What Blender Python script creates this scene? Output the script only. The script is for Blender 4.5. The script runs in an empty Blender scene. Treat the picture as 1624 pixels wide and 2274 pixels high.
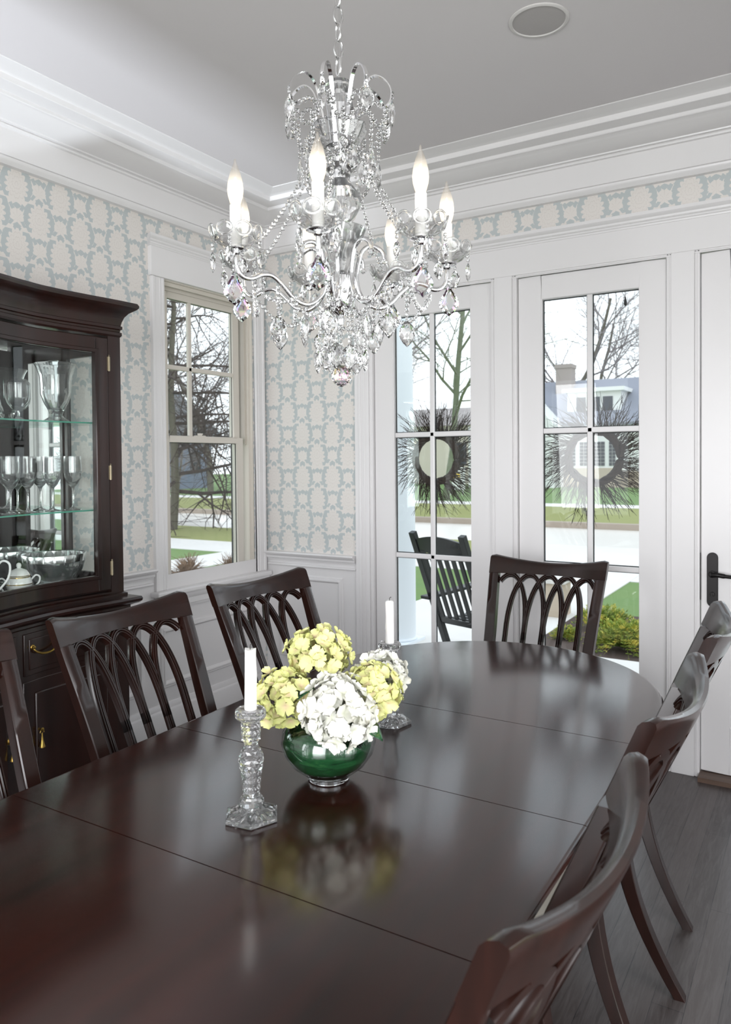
import bpy, math, random
from math import sin, cos, pi, radians as RD
from mathutils import Vector as V, Matrix, noise

SC = bpy.context.scene
COL = SC.collection
random.seed(7)

# ------------------------------------------------------------------ helpers
class MB:
    """collects faces; build() links them as one mesh object"""
    def __init__(s):
        s.v = []; s.f = []; s.c = None
    def add(s, vs, fs):
        b = len(s.v)
        s.v.extend([tuple(p) for p in vs])
        s.f.extend([tuple(i + b for i in f) for f in fs])
        return s
    def box(s, x0, x1, y0, y1, z0, z1, m=None):
        vs = [V((x, y, z)) for x in (x0, x1) for y in (y0, y1) for z in (z0, z1)]
        if m is not None: vs = [m @ p for p in vs]
        return s.add(vs, [(0,1,3,2),(4,6,7,5),(0,4,5,1),(2,3,7,6),(0,2,6,4),(1,5,7,3)])
    def frame(s, axis, d0, d1, a0, a1, b0, b1, w, wb=None, wt=None):
        """rectangular frame; axis 'y' lies in xz (a=x,b=z), 'x' lies in yz (a=y,b=z)"""
        wb = w if wb is None else wb; wt = w if wt is None else wt
        for (p0,p1,q0,q1) in ((a0,a0+w,b0,b1),(a1-w,a1,b0,b1),(a0+w,a1-w,b0,b0+wb),(a0+w,a1-w,b1-wt,b1)):
            if axis == 'y': s.box(p0,p1,d0,d1,q0,q1)
            else: s.box(d0,d1,p0,p1,q0,q1)
        return s
    def lathe(s, prof, n=24, c=(0,0,0), m=None, caps=True, ph=0.0, rmod=None):
        b = []
        for (r, z) in prof:
            for k in range(n):
                a = 2*pi*k/n + ph
                rr = r if rmod is None else r*rmod(a, z)
                b.append(V((c[0]+rr*cos(a), c[1]+rr*sin(a), c[2]+z)))
        if m is not None: b = [m @ p for p in b]
        fs = []
        for i in range(len(prof)-1):
            for k in range(n):
                k2 = (k+1) % n
                fs.append((i*n+k, i*n+k2, (i+1)*n+k2, (i+1)*n+k))
        if caps:
            if prof[0][0] > 1e-6: fs.append(tuple(range(n))[::-1])
            if prof[-1][0] > 1e-6: fs.append(tuple((len(prof)-1)*n+k for k in range(n)))
        return s.add(b, fs)
    def tube(s, path, r, n=8, caps=True, closed=False):
        path = [V(p) for p in path]
        rs = r if isinstance(r, (list, tuple)) else [r]*len(path)
        L = len(path); vs = []; N = None
        for i, p in enumerate(path):
            if closed: t = path[(i+1) % L]-path[i-1]
            else: t = path[min(i+1, L-1)]-path[max(i-1, 0)]
            t = t.normalized() if t.length > 1e-9 else V((0,0,1))
            if N is None:
                N = t.orthogonal().normalized()
            else:
                N = (N - t*N.dot(t)); N = N.normalized() if N.length > 1e-6 else t.orthogonal().normalized()
            B = t.cross(N)
            for k in range(n):
                a = 2*pi*k/n
                vs.append(p + (N*cos(a)+B*sin(a))*rs[i])
        fs = []
        for i in range(L if closed else L-1):
            j = (i+1) % L
            for k in range(n):
                k2 = (k+1) % n
                fs.append((i*n+k, i*n+k2, j*n+k2, j*n+k))
        if caps and not closed:
            fs.append(tuple(range(n))[::-1]); fs.append(tuple((L-1)*n+k for k in range(n)))
        return s.add(vs, fs)
    def sweep(s, path, frames, prof, caps=True, scale=None):
        """frames: list of (A,B) axis vectors, profile points (a,b)"""
        n = len(prof); vs = []
        for i, p in enumerate(path):
            A, B = frames[i]; k = 1 if scale is None else scale[i]
            for (a, b) in prof: vs.append(V(p)+A*(a*k)+B*(b*k))
        fs = []
        for i in range(len(path)-1):
            for k in range(n):
                k2 = (k+1) % n
                fs.append((i*n+k, i*n+k2, (i+1)*n+k2, (i+1)*n+k))
        if caps:
            fs.append(tuple(range(n))[::-1]); fs.append(tuple((len(path)-1)*n+k for k in range(n)))
        return s.add(vs, fs)
    def ball(s, c, r, n=8, m=6, sc=(1,1,1)):
        prof = [(r*sin(pi*i/m), -r*cos(pi*i/m)) for i in range(m+1)]
        vs = [V(c)]; 
        b = []
        for (rr, z) in prof:
            for k in range(n):
                a = 2*pi*k/n
                b.append(V((c[0]+rr*cos(a)*sc[0], c[1]+rr*sin(a)*sc[1], c[2]+z*sc[2])))
        fs = [(i*n+k, i*n+(k+1) % n, (i+1)*n+(k+1) % n, (i+1)*n+k) for i in range(m) for k in range(n)]
        return s.add(b, fs)
    def prism(s, pts, d0, d1, axis):
        """polygon pts (a,b) extruded along axis between d0,d1"""
        def mk(a, b, d): return {'x': (d, a, b), 'y': (a, d, b), 'z': (a, b, d)}[axis]
        n = len(pts)
        vs = [mk(a, b, d0) for a, b in pts]+[mk(a, b, d1) for a, b in pts]
        fs = [tuple(range(n))[::-1], tuple(range(n, 2*n))]+[(k, (k+1) % n, n+(k+1) % n, n+k) for k in range(n)]
        return s.add(vs, fs)
    def mesh(s, name, mat, smooth=None):
        me = bpy.data.meshes.new(name)
        me.from_pydata(s.v, [], s.f)
        me.validate(); 
        import bmesh
        bm = bmesh.new(); bm.from_mesh(me)
        bmesh.ops.remove_doubles(bm, verts=bm.verts, dist=1e-5)
        bmesh.ops.recalc_face_normals(bm, faces=bm.faces)
        bm.to_mesh(me); bm.free()
        for m in (mat if isinstance(mat, (list, tuple)) else [mat]): me.materials.append(m)
        if smooth is not None:
            me.shade_smooth()
            if smooth < 179: me.set_sharp_from_angle(angle=RD(smooth))
        return me
    def build(s, name, mat, parent=None, smooth=None, bevel=None, seg=2, loc=(0,0,0), rot=(0,0,0)):
        o = bpy.data.objects.new(name, s.mesh(name, mat, smooth))
        COL.objects.link(o)
        o.location = loc; o.rotation_euler = rot
        if parent is not None: o.parent = parent
        if bevel:
            b = o.modifiers.new('bevel', 'BEVEL'); b.width = bevel; b.segments = seg; b.limit_method = 'ANGLE'; b.angle_limit = RD(40)
            b.harden_normals = False
        return o

def tag(o, label=None, cat=None, group=None, kind=None):
    if label: o['label'] = label
    if cat: o['category'] = cat
    if group: o['group'] = group
    if kind: o['kind'] = kind
    return o
def empty(name, loc, rz=0, label=None, cat=None, group=None, kind=None):
    o = bpy.data.objects.new(name, None); COL.objects.link(o)
    o.location = loc; o.rotation_euler = (0, 0, rz); o.empty_display_size = .1
    return tag(o, label, cat, group, kind)
def kids(o): return [c for c in bpy.data.objects if c.parent == o]
def copy_tree(o, parent=None):
    ch = kids(o)
    c = o.copy(); COL.objects.link(c)
    if parent is not None: c.parent = parent
    for k in ch: copy_tree(k, c)
    return c
def inst(name, me, parent, loc, rot=(0,0,0), sc=(1,1,1)):
    o = bpy.data.objects.new(name, me); COL.objects.link(o)
    o.parent = parent; o.location = loc; o.rotation_euler = rot; o.scale = sc
    return o
def lerp(a, b, t): return a+(b-a)*t
def interp(tab, x):
    if x <= tab[0][0]: return tab[0][1]
    for (a, p), (b, q) in zip(tab, tab[1:]):
        if x <= b:
            t = (x-a)/(b-a); t = t*t*(3-2*t)*.5+t*.5
            return p+(q-p)*t
    return tab[-1][1]
def catmull(pts, n=8):
    P = [V(p) for p in pts]; P = [P[0]*2-P[1]]+P+[P[-1]*2-P[-2]]
    out = []
    for i in range(1, len(P)-2):
        for k in range(n):
            t = k/n
            out.append(.5*((2*P[i])+(P[i+1]-P[i-1])*t+(2*P[i-1]-5*P[i]+4*P[i+1]-P[i+2])*t*t+(3*P[i]-P[i-1]-3*P[i+1]+P[i+2])*t**3))
    out.append(P[-2]); return out

# ------------------------------------------------------------------ materials
def lin(r, g, b):
    f = lambda c: (c/255/12.92) if c/255 <= .04045 else ((c/255+.055)/1.055)**2.4
    return (f(r), f(g), f(b), 1)
class NT:
    def __init__(s, name):
        s.m = bpy.data.materials.new(name); s.m.use_nodes = True
        s.t = s.m.node_tree; s.n = s.t.nodes; s.l = s.t.links
        s.n.clear(); s.out = s.n.new('ShaderNodeOutputMaterial')
    def node(s, typ, **kw):
        n = s.n.new(typ)
        for k, v in kw.items(): setattr(n, k, v)
        return n
    def set(s, node, **kw):
        for k, v in kw.items():
            i = node.inputs[k.replace('_', ' ')]
            if hasattr(v, 'is_output'): s.l.new(v, i)
            else: i.default_value = v
        return node
    def math(s, op, a, b=None, c=None, clamp=False):
        n = s.n.new('ShaderNodeMath'); n.operation = op; n.use_clamp = clamp
        for i, x in enumerate((a, b, c)):
            if x is None: continue
            if hasattr(x, 'is_output'): s.l.new(x, n.inputs[i])
            else: n.inputs[i].default_value = x
        return n.outputs[0]
    def mix(s, f, a, b):
        n = s.n.new('ShaderNodeMix'); n.data_type = 'RGBA'
        for i, x in ((0, f), (6, a), (7, b)):
            if hasattr(x, 'is_output'): s.l.new(x, n.inputs[i])
            else: n.inputs[i].default_value = x
        return n.outputs[2]
    def bsdf(s, **kw):
        n = s.n.new('ShaderNodeBsdfPrincipled')
        s.set(n, **kw); s.l.new(n.outputs[0], s.out.inputs[0]); return n
    def pos(s): return s.node('ShaderNodeNewGeometry').outputs['Position']
    def obj(s): return s.node('ShaderNodeTexCoord').outputs['Object']
    def noise(s, vec, scale, detail=3, rough=.5, dist=0.0, mp=None):
        if mp:
            m = s.node('ShaderNodeMapping'); s.l.new(vec, m.inputs[0]); m.inputs['Scale'].default_value = mp; vec = m.outputs[0]
        n = s.node('ShaderNodeTexNoise'); s.l.new(vec, n.inputs['Vector'])
        n.inputs['Scale'].default_value = scale; n.inputs['Detail'].default_value = detail
        n.inputs['Roughness'].default_value = rough; n.inputs['Distortion'].default_value = dist
        return n
    def ramp(s, f, stops):
        n = s.node('ShaderNodeValToRGB'); s.l.new(f, n.inputs[0])
        e = n.color_ramp.elements
        while len(e) < len(stops): e.new(.5)
        for i, (p, c) in enumerate(stops): e[i].position = p; e[i].color = c
        return n.outputs[0]
    def bump(s, h, strength, dist):
        n = s.node('ShaderNodeBump'); s.l.new(h, n.inputs['Height'])
        n.inputs['Strength'].default_value = strength; n.inputs['Distance'].default_value = dist
        return n.outputs[0]
def plain(name, col, rough=.5, metal=0.0, var=.06, scale=8, **kw):
    t = NT(name)
    nz = t.noise(t.obj(), scale)
    c = t.mix(nz.outputs[0], tuple(x*(1-var) for x in col[:3])+(1,), tuple(min(1, x*(1+var)) for x in col[:3])+(1,))
    t.bsdf(Base_Color=c, Roughness=rough, Metallic=metal, **kw)
    return t.m
def wood(name, dark, light, rough, axis=(1, 14, 14), scale=3.0, coat=0.0, spec=.5, bump=0.0):
    t = NT(name); o = t.obj()
    a = t.noise(o, scale, 5, .6, .4, axis); b = t.noise(o, 2.2, 3, .55, .3)
    f = t.math('ADD', t.math('MULTIPLY', a.outputs[0], .55), t.math('MULTIPLY', b.outputs[0], .45))
    c = t.ramp(f, [(.32, dark), (.68, light)])
    kw = dict(Base_Color=c, Roughness=rough, Coat_Weight=coat, Coat_Roughness=.12)
    kw['Specular_IOR_Level'] = spec
    n = t.bsdf(**kw)
    if bump: t.l.new(t.bump(a.outputs[0], bump, .002), n.inputs['Normal'])
    return t.m

M = {}
M['table'] = wood('mahogany_tabletop', lin(22, 10, 8), lin(50, 22, 16), .17, (14, 1.2, 14), 2.2, coat=.25, spec=.45)
M['wood'] = wood('mahogany_chair', lin(16, 8, 6), lin(40, 19, 14), .22, (12, 12, 1.2), 2.4, coat=.2, spec=.45)
M['cab'] = wood('mahogany_cabinet', lin(16, 8, 6), lin(46, 21, 15), .27, (12, 12, 1.2), 2.0, coat=.25)
M['white'] = plain('white_trim_paint', lin(228, 226, 226), .32, var=.012, scale=3)
M['sash'] = plain('cream_sash_paint', lin(214, 208, 198), .38, var=.012, scale=3)
M['ceiling'] = plain('ceiling_paint', lin(212, 208, 209), .9, var=.012, scale=2)
M['chrome'] = plain('polished_chrome', (.86, .86, .87, 1), .07, 1.0, var=.02)
M['silver'] = plain('satin_silver_metal', (.8, .8, .8, 1), .22, 1.0, var=.03)
M['brass'] = plain('aged_brass', lin(190, 158, 84), .3, 1.0, var=.1, scale=40)
M['black_iron'] = plain('blackened_metal', lin(28, 26, 26), .42, .6, var=.1)
M['black_paint'] = plain('black_painted_wood', lin(24, 25, 27), .38, var=.12)
M['gasket'] = plain('dark_glazing_gasket', lin(30, 34, 34), .6)
M['cream'] = plain('cream_seat_fabric', lin(226, 220, 205), .9, var=.04, scale=60)
M['wax'] = plain('white_candle_wax', lin(245, 243, 240), .5, var=.01, Subsurface_Weight=.15, Subsurface_Radius=(.01, .008, .006))
M['sleeve'] = plain('white_candle_sleeve', lin(246, 244, 240), .5, var=.01)
M['porcelain'] = plain('white_porcelain', lin(238, 238, 236), .12, var=.01)
M['gold'] = plain('gilt_band', lin(196, 168, 110), .25, 1.0)
M['wick'] = plain('burnt_wick', lin(30, 26, 24), .9)
M['grille'] = plain('speaker_grille_cloth', lin(172, 168, 167), .85, var=.05, scale=300)
M['speaker_rim'] = plain('speaker_rim_plastic', lin(206, 203, 201), .5)

def thin_glass(name, tint, spec=1.0, rough=0.0, cut=0.0, add=0.0):
    t = NT(name)
    fr = t.node('ShaderNodeFresnel'); bf = t.node('ShaderNodeNewGeometry').outputs['Backfacing']
    t.l.new(t.math('ADD', 1.5, t.math('MULTIPLY', bf, 1/1.5-1.5)), fr.inputs[0])   # same reflectance entering and leaving a thin sheet
    tr = t.node('ShaderNodeBsdfTransparent'); tr.inputs[0].default_value = tint
    gl = t.node('ShaderNodeBsdfGlossy'); gl.inputs['Roughness'].default_value = rough
    f = t.math('ADD', t.math('MULTIPLY', fr.outputs[0], spec), add, clamp=True)
    if cut:
        vo = t.node('ShaderNodeTexVoronoi'); vo.feature = 'DISTANCE_TO_EDGE'; t.l.new(t.obj(), vo.inputs['Vector']); vo.inputs['Scale'].default_value = 90
        b = t.bump(vo.outputs[0], cut, .004)
        t.l.new(b, gl.inputs['Normal']); t.l.new(b, fr.inputs['Normal'])
    mx = t.node('ShaderNodeMixShader'); t.l.new(f, mx.inputs[0]); t.l.new(tr.outputs[0], mx.inputs[1]); t.l.new(gl.outputs[0], mx.inputs[2])
    t.l.new(mx.outputs[0], t.out.inputs[0]); return t.m
M['pane'] = thin_glass('window_glass', (.97, .99, .985, 1), .8)
M['cab_glass'] = thin_glass('cabinet_glass', (.97, .99, .98, 1), .7)
M['vase_glass'] = thin_glass('vase_glass', (.95, .97, .96, 1), 1.0)
M['stem'] = thin_glass('cut_stemware_glass', (.91, .93, .93, 1), .95, .02, .6, .03)
M['bobeche'] = thin_glass('moulded_bobeche_glass', (.96, .96, .96, 1), 2.2, .03, 0, .04)
M['bulb_glass'] = thin_glass('clear_bulb_glass', (1, .97, .93, 1), 1.0)
M['shelf_edge'] = thin_glass('shelf_glass', (.80, .92, .88, 1), .8)
def crystal(name, ior, col=(1, 1, 1, 1), film=0.0):
    t = NT(name)
    n = t.bsdf(Base_Color=col, Roughness=0.0, IOR=ior, Transmission_Weight=1.0)
    if film and 'Thin Film Thickness' in n.inputs:
        o = t.noise(t.obj(), 60)
        th = t.math('ADD', t.math('MULTIPLY', o.outputs[0], film), film*.5)
        t.l.new(th, n.inputs['Thin Film Thickness']); n.inputs['Thin Film IOR'].default_value = 1.9
    return t.m
def cutglass(name):
    t = NT(name)
    a = t.node('ShaderNodeBsdfGlass'); a.inputs['IOR'].default_value = 1.62; a.inputs['Roughness'].default_value = 0
    b = t.node('ShaderNodeBsdfTranslucent'); b.inputs[0].default_value = (.95, .96, .97, 1)
    d = t.node('ShaderNodeBsdfDiffuse'); d.inputs[0].default_value = (.9, .91, .92, 1)
    x = t.node('ShaderNodeMixShader'); x.inputs[0].default_value = .5; t.l.new(b.outputs[0], x.inputs[1]); t.l.new(d.outputs[0], x.inputs[2])
    f = .11
    y = t.node('ShaderNodeMixShader'); y.inputs[0].default_value = f; t.l.new(a.outputs[0], y.inputs[1]); t.l.new(x.outputs[0], y.inputs[2])
    t.l.new(y.outputs[0], t.out.inputs[0]); return t.m
M['cutglass'] = cutglass('frost_cut_crystal')
M['crystal'] = crystal('lead_crystal', 1.56)
M['prism'] = crystal('iridescent_crystal', 1.6, film=420.0)
def emit(name, col, st):
    t = NT(name); e = t.node('ShaderNodeEmission'); e.inputs[0].default_value = col; e.inputs[1].default_value = st
    t.l.new(e.outputs[0], t.out.inputs[0]); return t.m
M['glow'] = emit('glowing_filament', (1, .84, .60, 1), 30)
t = NT('mirror_silver'); t.bsdf(Base_Color=(.86, .89, .88, 1), Metallic=1.0, Roughness=.015); M['mirror'] = t.m

t = NT('lit_bulb'); sx = t.node('ShaderNodeSeparateXYZ'); t.l.new(t.obj(), sx.inputs[0])
hz = t.math('DIVIDE', t.math('SUBTRACT', sx.outputs[2], .093), .097, clamp=True)
e = t.node('ShaderNodeEmission'); t.l.new(t.ramp(hz, [(0, (1, .80, .52, 1)), (.45, (1, .90, .74, 1)), (1, (1, .88, .74, 1))]), e.inputs[0])
t.l.new(t.math('MULTIPLY', t.ramp(hz, [(0, (.8, .8, .8, 1)), (.2, (1, 1, 1, 1)), (.5, (.5, .5, .5, 1)), (.75, (.22, .22, .22, 1)), (1, (.17, .17, .17, 1))]), 2.8), e.inputs[1])
tr = t.node('ShaderNodeBsdfTransparent'); gl = t.node('ShaderNodeBsdfGlossy'); gl.inputs['Roughness'].default_value = 0
mx = t.node('ShaderNodeMixShader'); t.l.new(t.ramp(hz, [(.35, (.9, .9, .9, 1)), (.8, (.30, .30, .30, 1))]), mx.inputs[0]); t.l.new(tr.outputs[0], mx.inputs[1]); t.l.new(e.outputs[0], mx.inputs[2])
m2 = t.node('ShaderNodeMixShader'); m2.inputs[0].default_value = .06; t.l.new(mx.outputs[0], m2.inputs[1]); t.l.new(gl.outputs[0], m2.inputs[2])
t.l.new(m2.outputs[0], t.out.inputs[0]); M['bulb_lit'] = t.m

# damask wallpaper: two interleaved lattices of lobed medallions, leaf sprays between
def wallpaper(name, axis, off):
    t = NT(name); sp = t.node('ShaderNodeSeparateXYZ'); t.l.new(t.pos(), sp.inputs[0])
    s_raw, z_raw = sp.outputs[axis], sp.outputs[2]
    nz = t.noise(t.pos(), 70, 3, .65)
    jit = t.math('MULTIPLY', t.math('SUBTRACT', nz.outputs[0], .5), .10)
    U = t.math('ADD', t.math('MULTIPLY', s_raw, 1/.224), off[0])
    W = t.math('ADD', t.math('MULTIPLY', z_raw, 1/.268), off[1])
    def cell(ou, ow):
        fx = t.math('SUBTRACT', t.math('FRACT', t.math('ADD', U, ou+50)), .5)
        fy = t.math('SUBTRACT', t.math('FRACT', t.math('ADD', W, ow+50)), .5)
        return t.math('MULTIPLY', t.math('ABSOLUTE', fx), .224), t.math('MULTIPLY', fy, .268)   # metres, mirrored left/right
    def lobed(x, y, rx, ry, k, amp, ph):
        a = t.math('ARCTAN2', x, y)
        q = t.math('SQRT', t.math('ADD', t.math('POWER', t.math('MULTIPLY', x, 1/rx), 2), t.math('POWER', t.math('MULTIPLY', y, 1/ry), 2)))
        lob = t.math('ADD', 1-amp, t.math('MULTIPLY', t.math('ABSOLUTE', t.math('SINE', t.math('ADD', t.math('MULTIPLY', a, k), ph))), amp))
        return t.math('ADD', t.math('DIVIDE', q, lob), jit), a      # <1 inside
    blue = None; vein = None
    def mx(a, b): return b if a is None else t.math('MAXIMUM', a, b)
    for (ou, ow) in ((0, 0), (.5, .5)):
        x, y = cell(ou, ow)
        q, a = lobed(x, t.math('ADD', y, .004), .059, .077, 6.5, .26, .5)
        ins = t.math('LESS_THAN', q, 1.0)
        # ground showing as two crescents beside the medallion, plus specks above and below
        side = t.math('GREATER_THAN', x, .026)
        hgt = t.math('LESS_THAN', t.math('ABSOLUTE', t.math('ADD', y, -.004)), .064)
        ell = t.math('SQRT', t.math('ADD', t.math('POWER', t.math('MULTIPLY', x, 1/.075), 2), t.math('POWER', t.math('MULTIPLY', t.math('ADD', y, -.004), 1/.088), 2)))
        ring = t.math('LESS_THAN', t.math('ADD', ell, t.math('MULTIPLY', jit, 3)), 1.06)
        cres = t.math('MULTIPLY', t.math('MULTIPLY', side, hgt), t.math('MULTIPLY', ring, t.math('SUBTRACT', 1.0, ins)))
        blue = mx(blue, cres)
        # little arrow specks on the axis over and under
        for (py, sx, sy) in ((.090, .022, .014), (-.090, .026, .015)):
            d = t.math('ADD', t.math('MULTIPLY', x, 1/sx), t.math('ABSOLUTE', t.math('MULTIPLY', t.math('ADD', y, -py), 1/sy)))
            blue = mx(blue, t.math('LESS_THAN', t.math('ADD', d, t.math('MULTIPLY', jit, 6)), 1.0))
        # petals of the medallion drawn with faint veins
        ring2 = t.math('ABSOLUTE', t.math('SINE', t.math('ADD', t.math('MULTIPLY', q, 11.0), t.math('MULTIPLY', a, 1.5))))
        vein = mx(vein, t.math('MULTIPLY', ins, t.math('LESS_THAN', ring2, .22)))
    for (ou, ow) in ((.5, 0), (0, .5)):
        x, y = cell(ou, ow)
        q, a = lobed(x, t.math('ADD', y, .01), .030, .048, 3.5, .42, .9)
        for (px, py, sx, sy, sl) in ((.026, .038, .013, .016, .5), (.031, -.034, .015, .012, -.6), (.012, -.054, .008, .013, 0), (.045, .004, .006, .016, .4)):
            dx = t.math('ADD', x, -px)
            dy = t.math('ADD', t.math('ADD', y, -py), t.math('MULTIPLY', dx, -sl))
            d = t.math('ADD', t.math('ABSOLUTE', t.math('MULTIPLY', dx, 1/sx)), t.math('ABSOLUTE', t.math('MULTIPLY', dy, 1/sy)))
            sp_ = t.math('LESS_THAN', t.math('ADD', d, t.math('MULTIPLY', jit, 9)), 1.1)
            blue = mx(blue, t.math('MULTIPLY', sp_, t.math('GREATER_THAN', q, .8)))
        vv = t.math('ABSOLUTE', t.math('SINE', t.math('MULTIPLY', a, 4.0)))
        vein = mx(vein, t.math('MULTIPLY', t.math('LESS_THAN', q, 1.0), t.math('LESS_THAN', vv, .16)))
    c = t.mix(t.math('MULTIPLY', vein, .45), lin(224, 219, 214), lin(200, 193, 187))
    c = t.mix(t.math('MULTIPLY', blue, .92), c, lin(182, 190, 191))
    t.bsdf(Base_Color=c, Roughness=.42)
    return t.m
M['paper_side'] = wallpaper('damask_wallpaper_window_wall', 1, (.12, .30))
M['paper_back'] = wallpaper('damask_wallpaper_door_wall', 0, (.28, .30))

# dark floor boards
t = NT('dark_oak_floor'); mp = t.node('ShaderNodeMapping'); t.l.new(t.pos(), mp.inputs[0]); mp.inputs['Rotation'].default_value = (0, 0, RD(90))
br = t.node('ShaderNodeTexBrick'); t.l.new(mp.outputs[0], br.inputs['Vector'])
br.inputs['Scale'].default_value = 1.0; br.inputs['Brick Width'].default_value = 1.1; br.inputs['Row Height'].default_value = .083
br.inputs['Mortar Size'].default_value = .0012; br.inputs['Color1'].default_value = lin(52, 45, 43); br.inputs['Color2'].default_value = lin(74, 66, 63); br.inputs['Mortar'].default_value = lin(22, 18, 17)
g = t.noise(t.pos(), 4, 6, .65, 1.2, (16, 1.4, 1))
c = t.mix(t.ramp(g.outputs[0], [(.4, (0, 0, 0, 1)), (.68, (.6, .6, .6, 1))]), br.outputs[0], lin(92, 86, 85))
n = t.bsdf(Base_Color=c, Roughness=.34); t.l.new(t.bump(g.outputs[0], .15, .002), n.inputs['Normal']); M['floor'] = t.m

# outdoors
def ground(name, c1, c2, c3, sc, rough=.9, bump=0):
    t = NT(name); a = t.noise(t.pos(), sc, 6, .7); b = t.noise(t.pos(), sc*.11, 3)
    c = t.mix(b.outputs[0], t.mix(a.outputs[0], c1, c2), c3)
    n = t.bsdf(Base_Color=c, Roughness=rough)
    if bump: t.l.new(t.bump(a.outputs[0], .6, bump), n.inputs['Normal'])
    return t.m
M['lawn'] = ground('lawn_turf', lin(72, 110, 56), lin(116, 144, 86), lin(112, 134, 76), 14, .95, .02)
M['verge'] = ground('verge_turf', lin(112, 126, 62), lin(150, 150, 92), lin(140, 140, 84), 9, .95, .02)
M['concrete'] = ground('pale_concrete', lin(214, 210, 204), lin(228, 225, 220), lin(205, 200, 194), 5)
M['road'] = ground('wet_concrete_road', lin(222, 216, 207), lin(236, 232, 226), lin(203, 195, 184), 1.2, .3)
M['curb'] = ground('curb_concrete', lin(150, 136, 124), lin(178, 164, 150), lin(160, 148, 134), 4)
M['mulch'] = ground('bark_mulch', lin(48, 38, 34), lin(110, 92, 82), lin(74, 60, 54), 40, .95, .03)
M['bark'] = ground('grey_brown_bark', lin(84, 78, 70), lin(122, 116, 102), lin(98, 94, 82), 12)
M['bark_green'] = ground('mossy_green_bark', lin(92, 104, 84), lin(126, 138, 112), lin(104, 112, 84), 10)
M['hinge'] = plain('dull_brass_hinge', lin(150, 140, 118), .4, .8)
M['twig'] = plain('dark_twigs', lin(60, 48, 42), .85, var=.25, scale=30)
M['far_twig'] = plain('grey_bare_twigs', lin(134, 127, 128), .9, var=.12, scale=3)
t = NT('golden_juniper_sprays'); nz_ = t.noise(t.obj(), 7, 4, .65)
t.bsdf(Base_Color=t.ramp(nz_.outputs[0], [(.34, lin(84, 112, 44)), (.5, lin(150, 164, 70)), (.64, lin(226, 208, 104))]), Roughness=.8); M['juniper'] = t.m
M['stone'] = ground('stone_facing', lin(176, 160, 142), lin(206, 192, 174), lin(190, 174, 156), 3)
M['white_siding'] = plain('white_siding', lin(232, 232, 230), .6, var=.02)
M['slate'] = ground('grey_roof_shingles', lin(124, 127, 138), lin(148, 150, 160), lin(136, 139, 148), 3)
M['chimney'] = ground('grey_brown_brick', lin(150, 140, 134), lin(172, 162, 156), lin(160, 150, 144), 5)
M['dark_pane'] = plain('dark_window_panes', lin(52, 56, 64), .2, var=.3, scale=2)
M['blue_siding'] = plain('slate_blue_siding', lin(122, 130, 150), .7, var=.1)
M['column'] = plain('column_white_paint', lin(226, 231, 235), .5, var=.01)
M['sign_white'] = plain('white_sign_board', lin(244, 244, 242), .5, var=.01)
M['yellow'] = plain('yellow_sign_paint', lin(244, 206, 60), .5)
# ------------------------------------------------------------------ room shell
XW, YF, ZC, XR = -.02, -5.6, 3.058, 4.14      # window wall, front wall, ceiling, right wall
def struct(name, mb, mat, parent=None, **k):
    o = mb.build(name, mat, parent, **k)
    if parent is None: o['kind'] = 'structure'
    return o
struct('floor', MB().box(-.2, 4.34, -5.8, .2, -.06, 0), M['floor'])
struct('ceiling', MB().box(-.2, 4.34, -5.8, .2, ZC, ZC+.1), M['ceiling'])
WY0, WY1, WZ0, WZ1 = -.86, -.10, .80, 2.50     # window opening
m = MB(); m.box(XW-.16, XW, YF, WY0, 0, ZC); m.box(XW-.16, XW, WY1, .18, 0, ZC); m.box(XW-.16, XW, WY0, WY1, 0, WZ0); m.box(XW-.16, XW, WY0, WY1, WZ1, ZC)
struct('wall_left', m, M['paper_side'])
DX0, DX1, DZ = .70, 3.40, 2.455
m = MB(); m.box(XW, DX0, .02, .18, 0, ZC); m.box(DX1, 4.3, .02, .18, 0, ZC); m.box(DX0, DX1, .02, .18, DZ, ZC)
struct('wall_back', m, M['paper_back'])
# right wall with a wide cased opening, front wall with two tall windows (unseen behind the viewer, openings added for fill light)
m = MB(); m.box(XR, XR+.16, YF, -4.6, 0, ZC); m.box(XR, XR+.16, -1.9, .18, 0, ZC); m.box(XR, XR+.16, -4.6, -1.9, 2.3, ZC)
struct('wall_right', m, M['white'])
m = MB(); m.box(XW, .06, YF-.16, YF, 0, ZC); m.box(.06, 1.0, YF-.16, YF, 0, .80); m.box(.06, 1.0, YF-.16, YF, 2.5, ZC); m.box(1.0, 1.90, YF-.16, YF, 0, ZC)  # unseen sill and pier shaped to confine the ceiling strip lamp
m.box(1.90, 3.9, YF-.16, YF, 2.5, ZC); m.box(1.90, 3.9, YF-.16, YF, 0, .35); m.box(3.9, XR, YF-.16, YF, 0, ZC)
struct('wall_front', m, M['white'])

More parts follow.
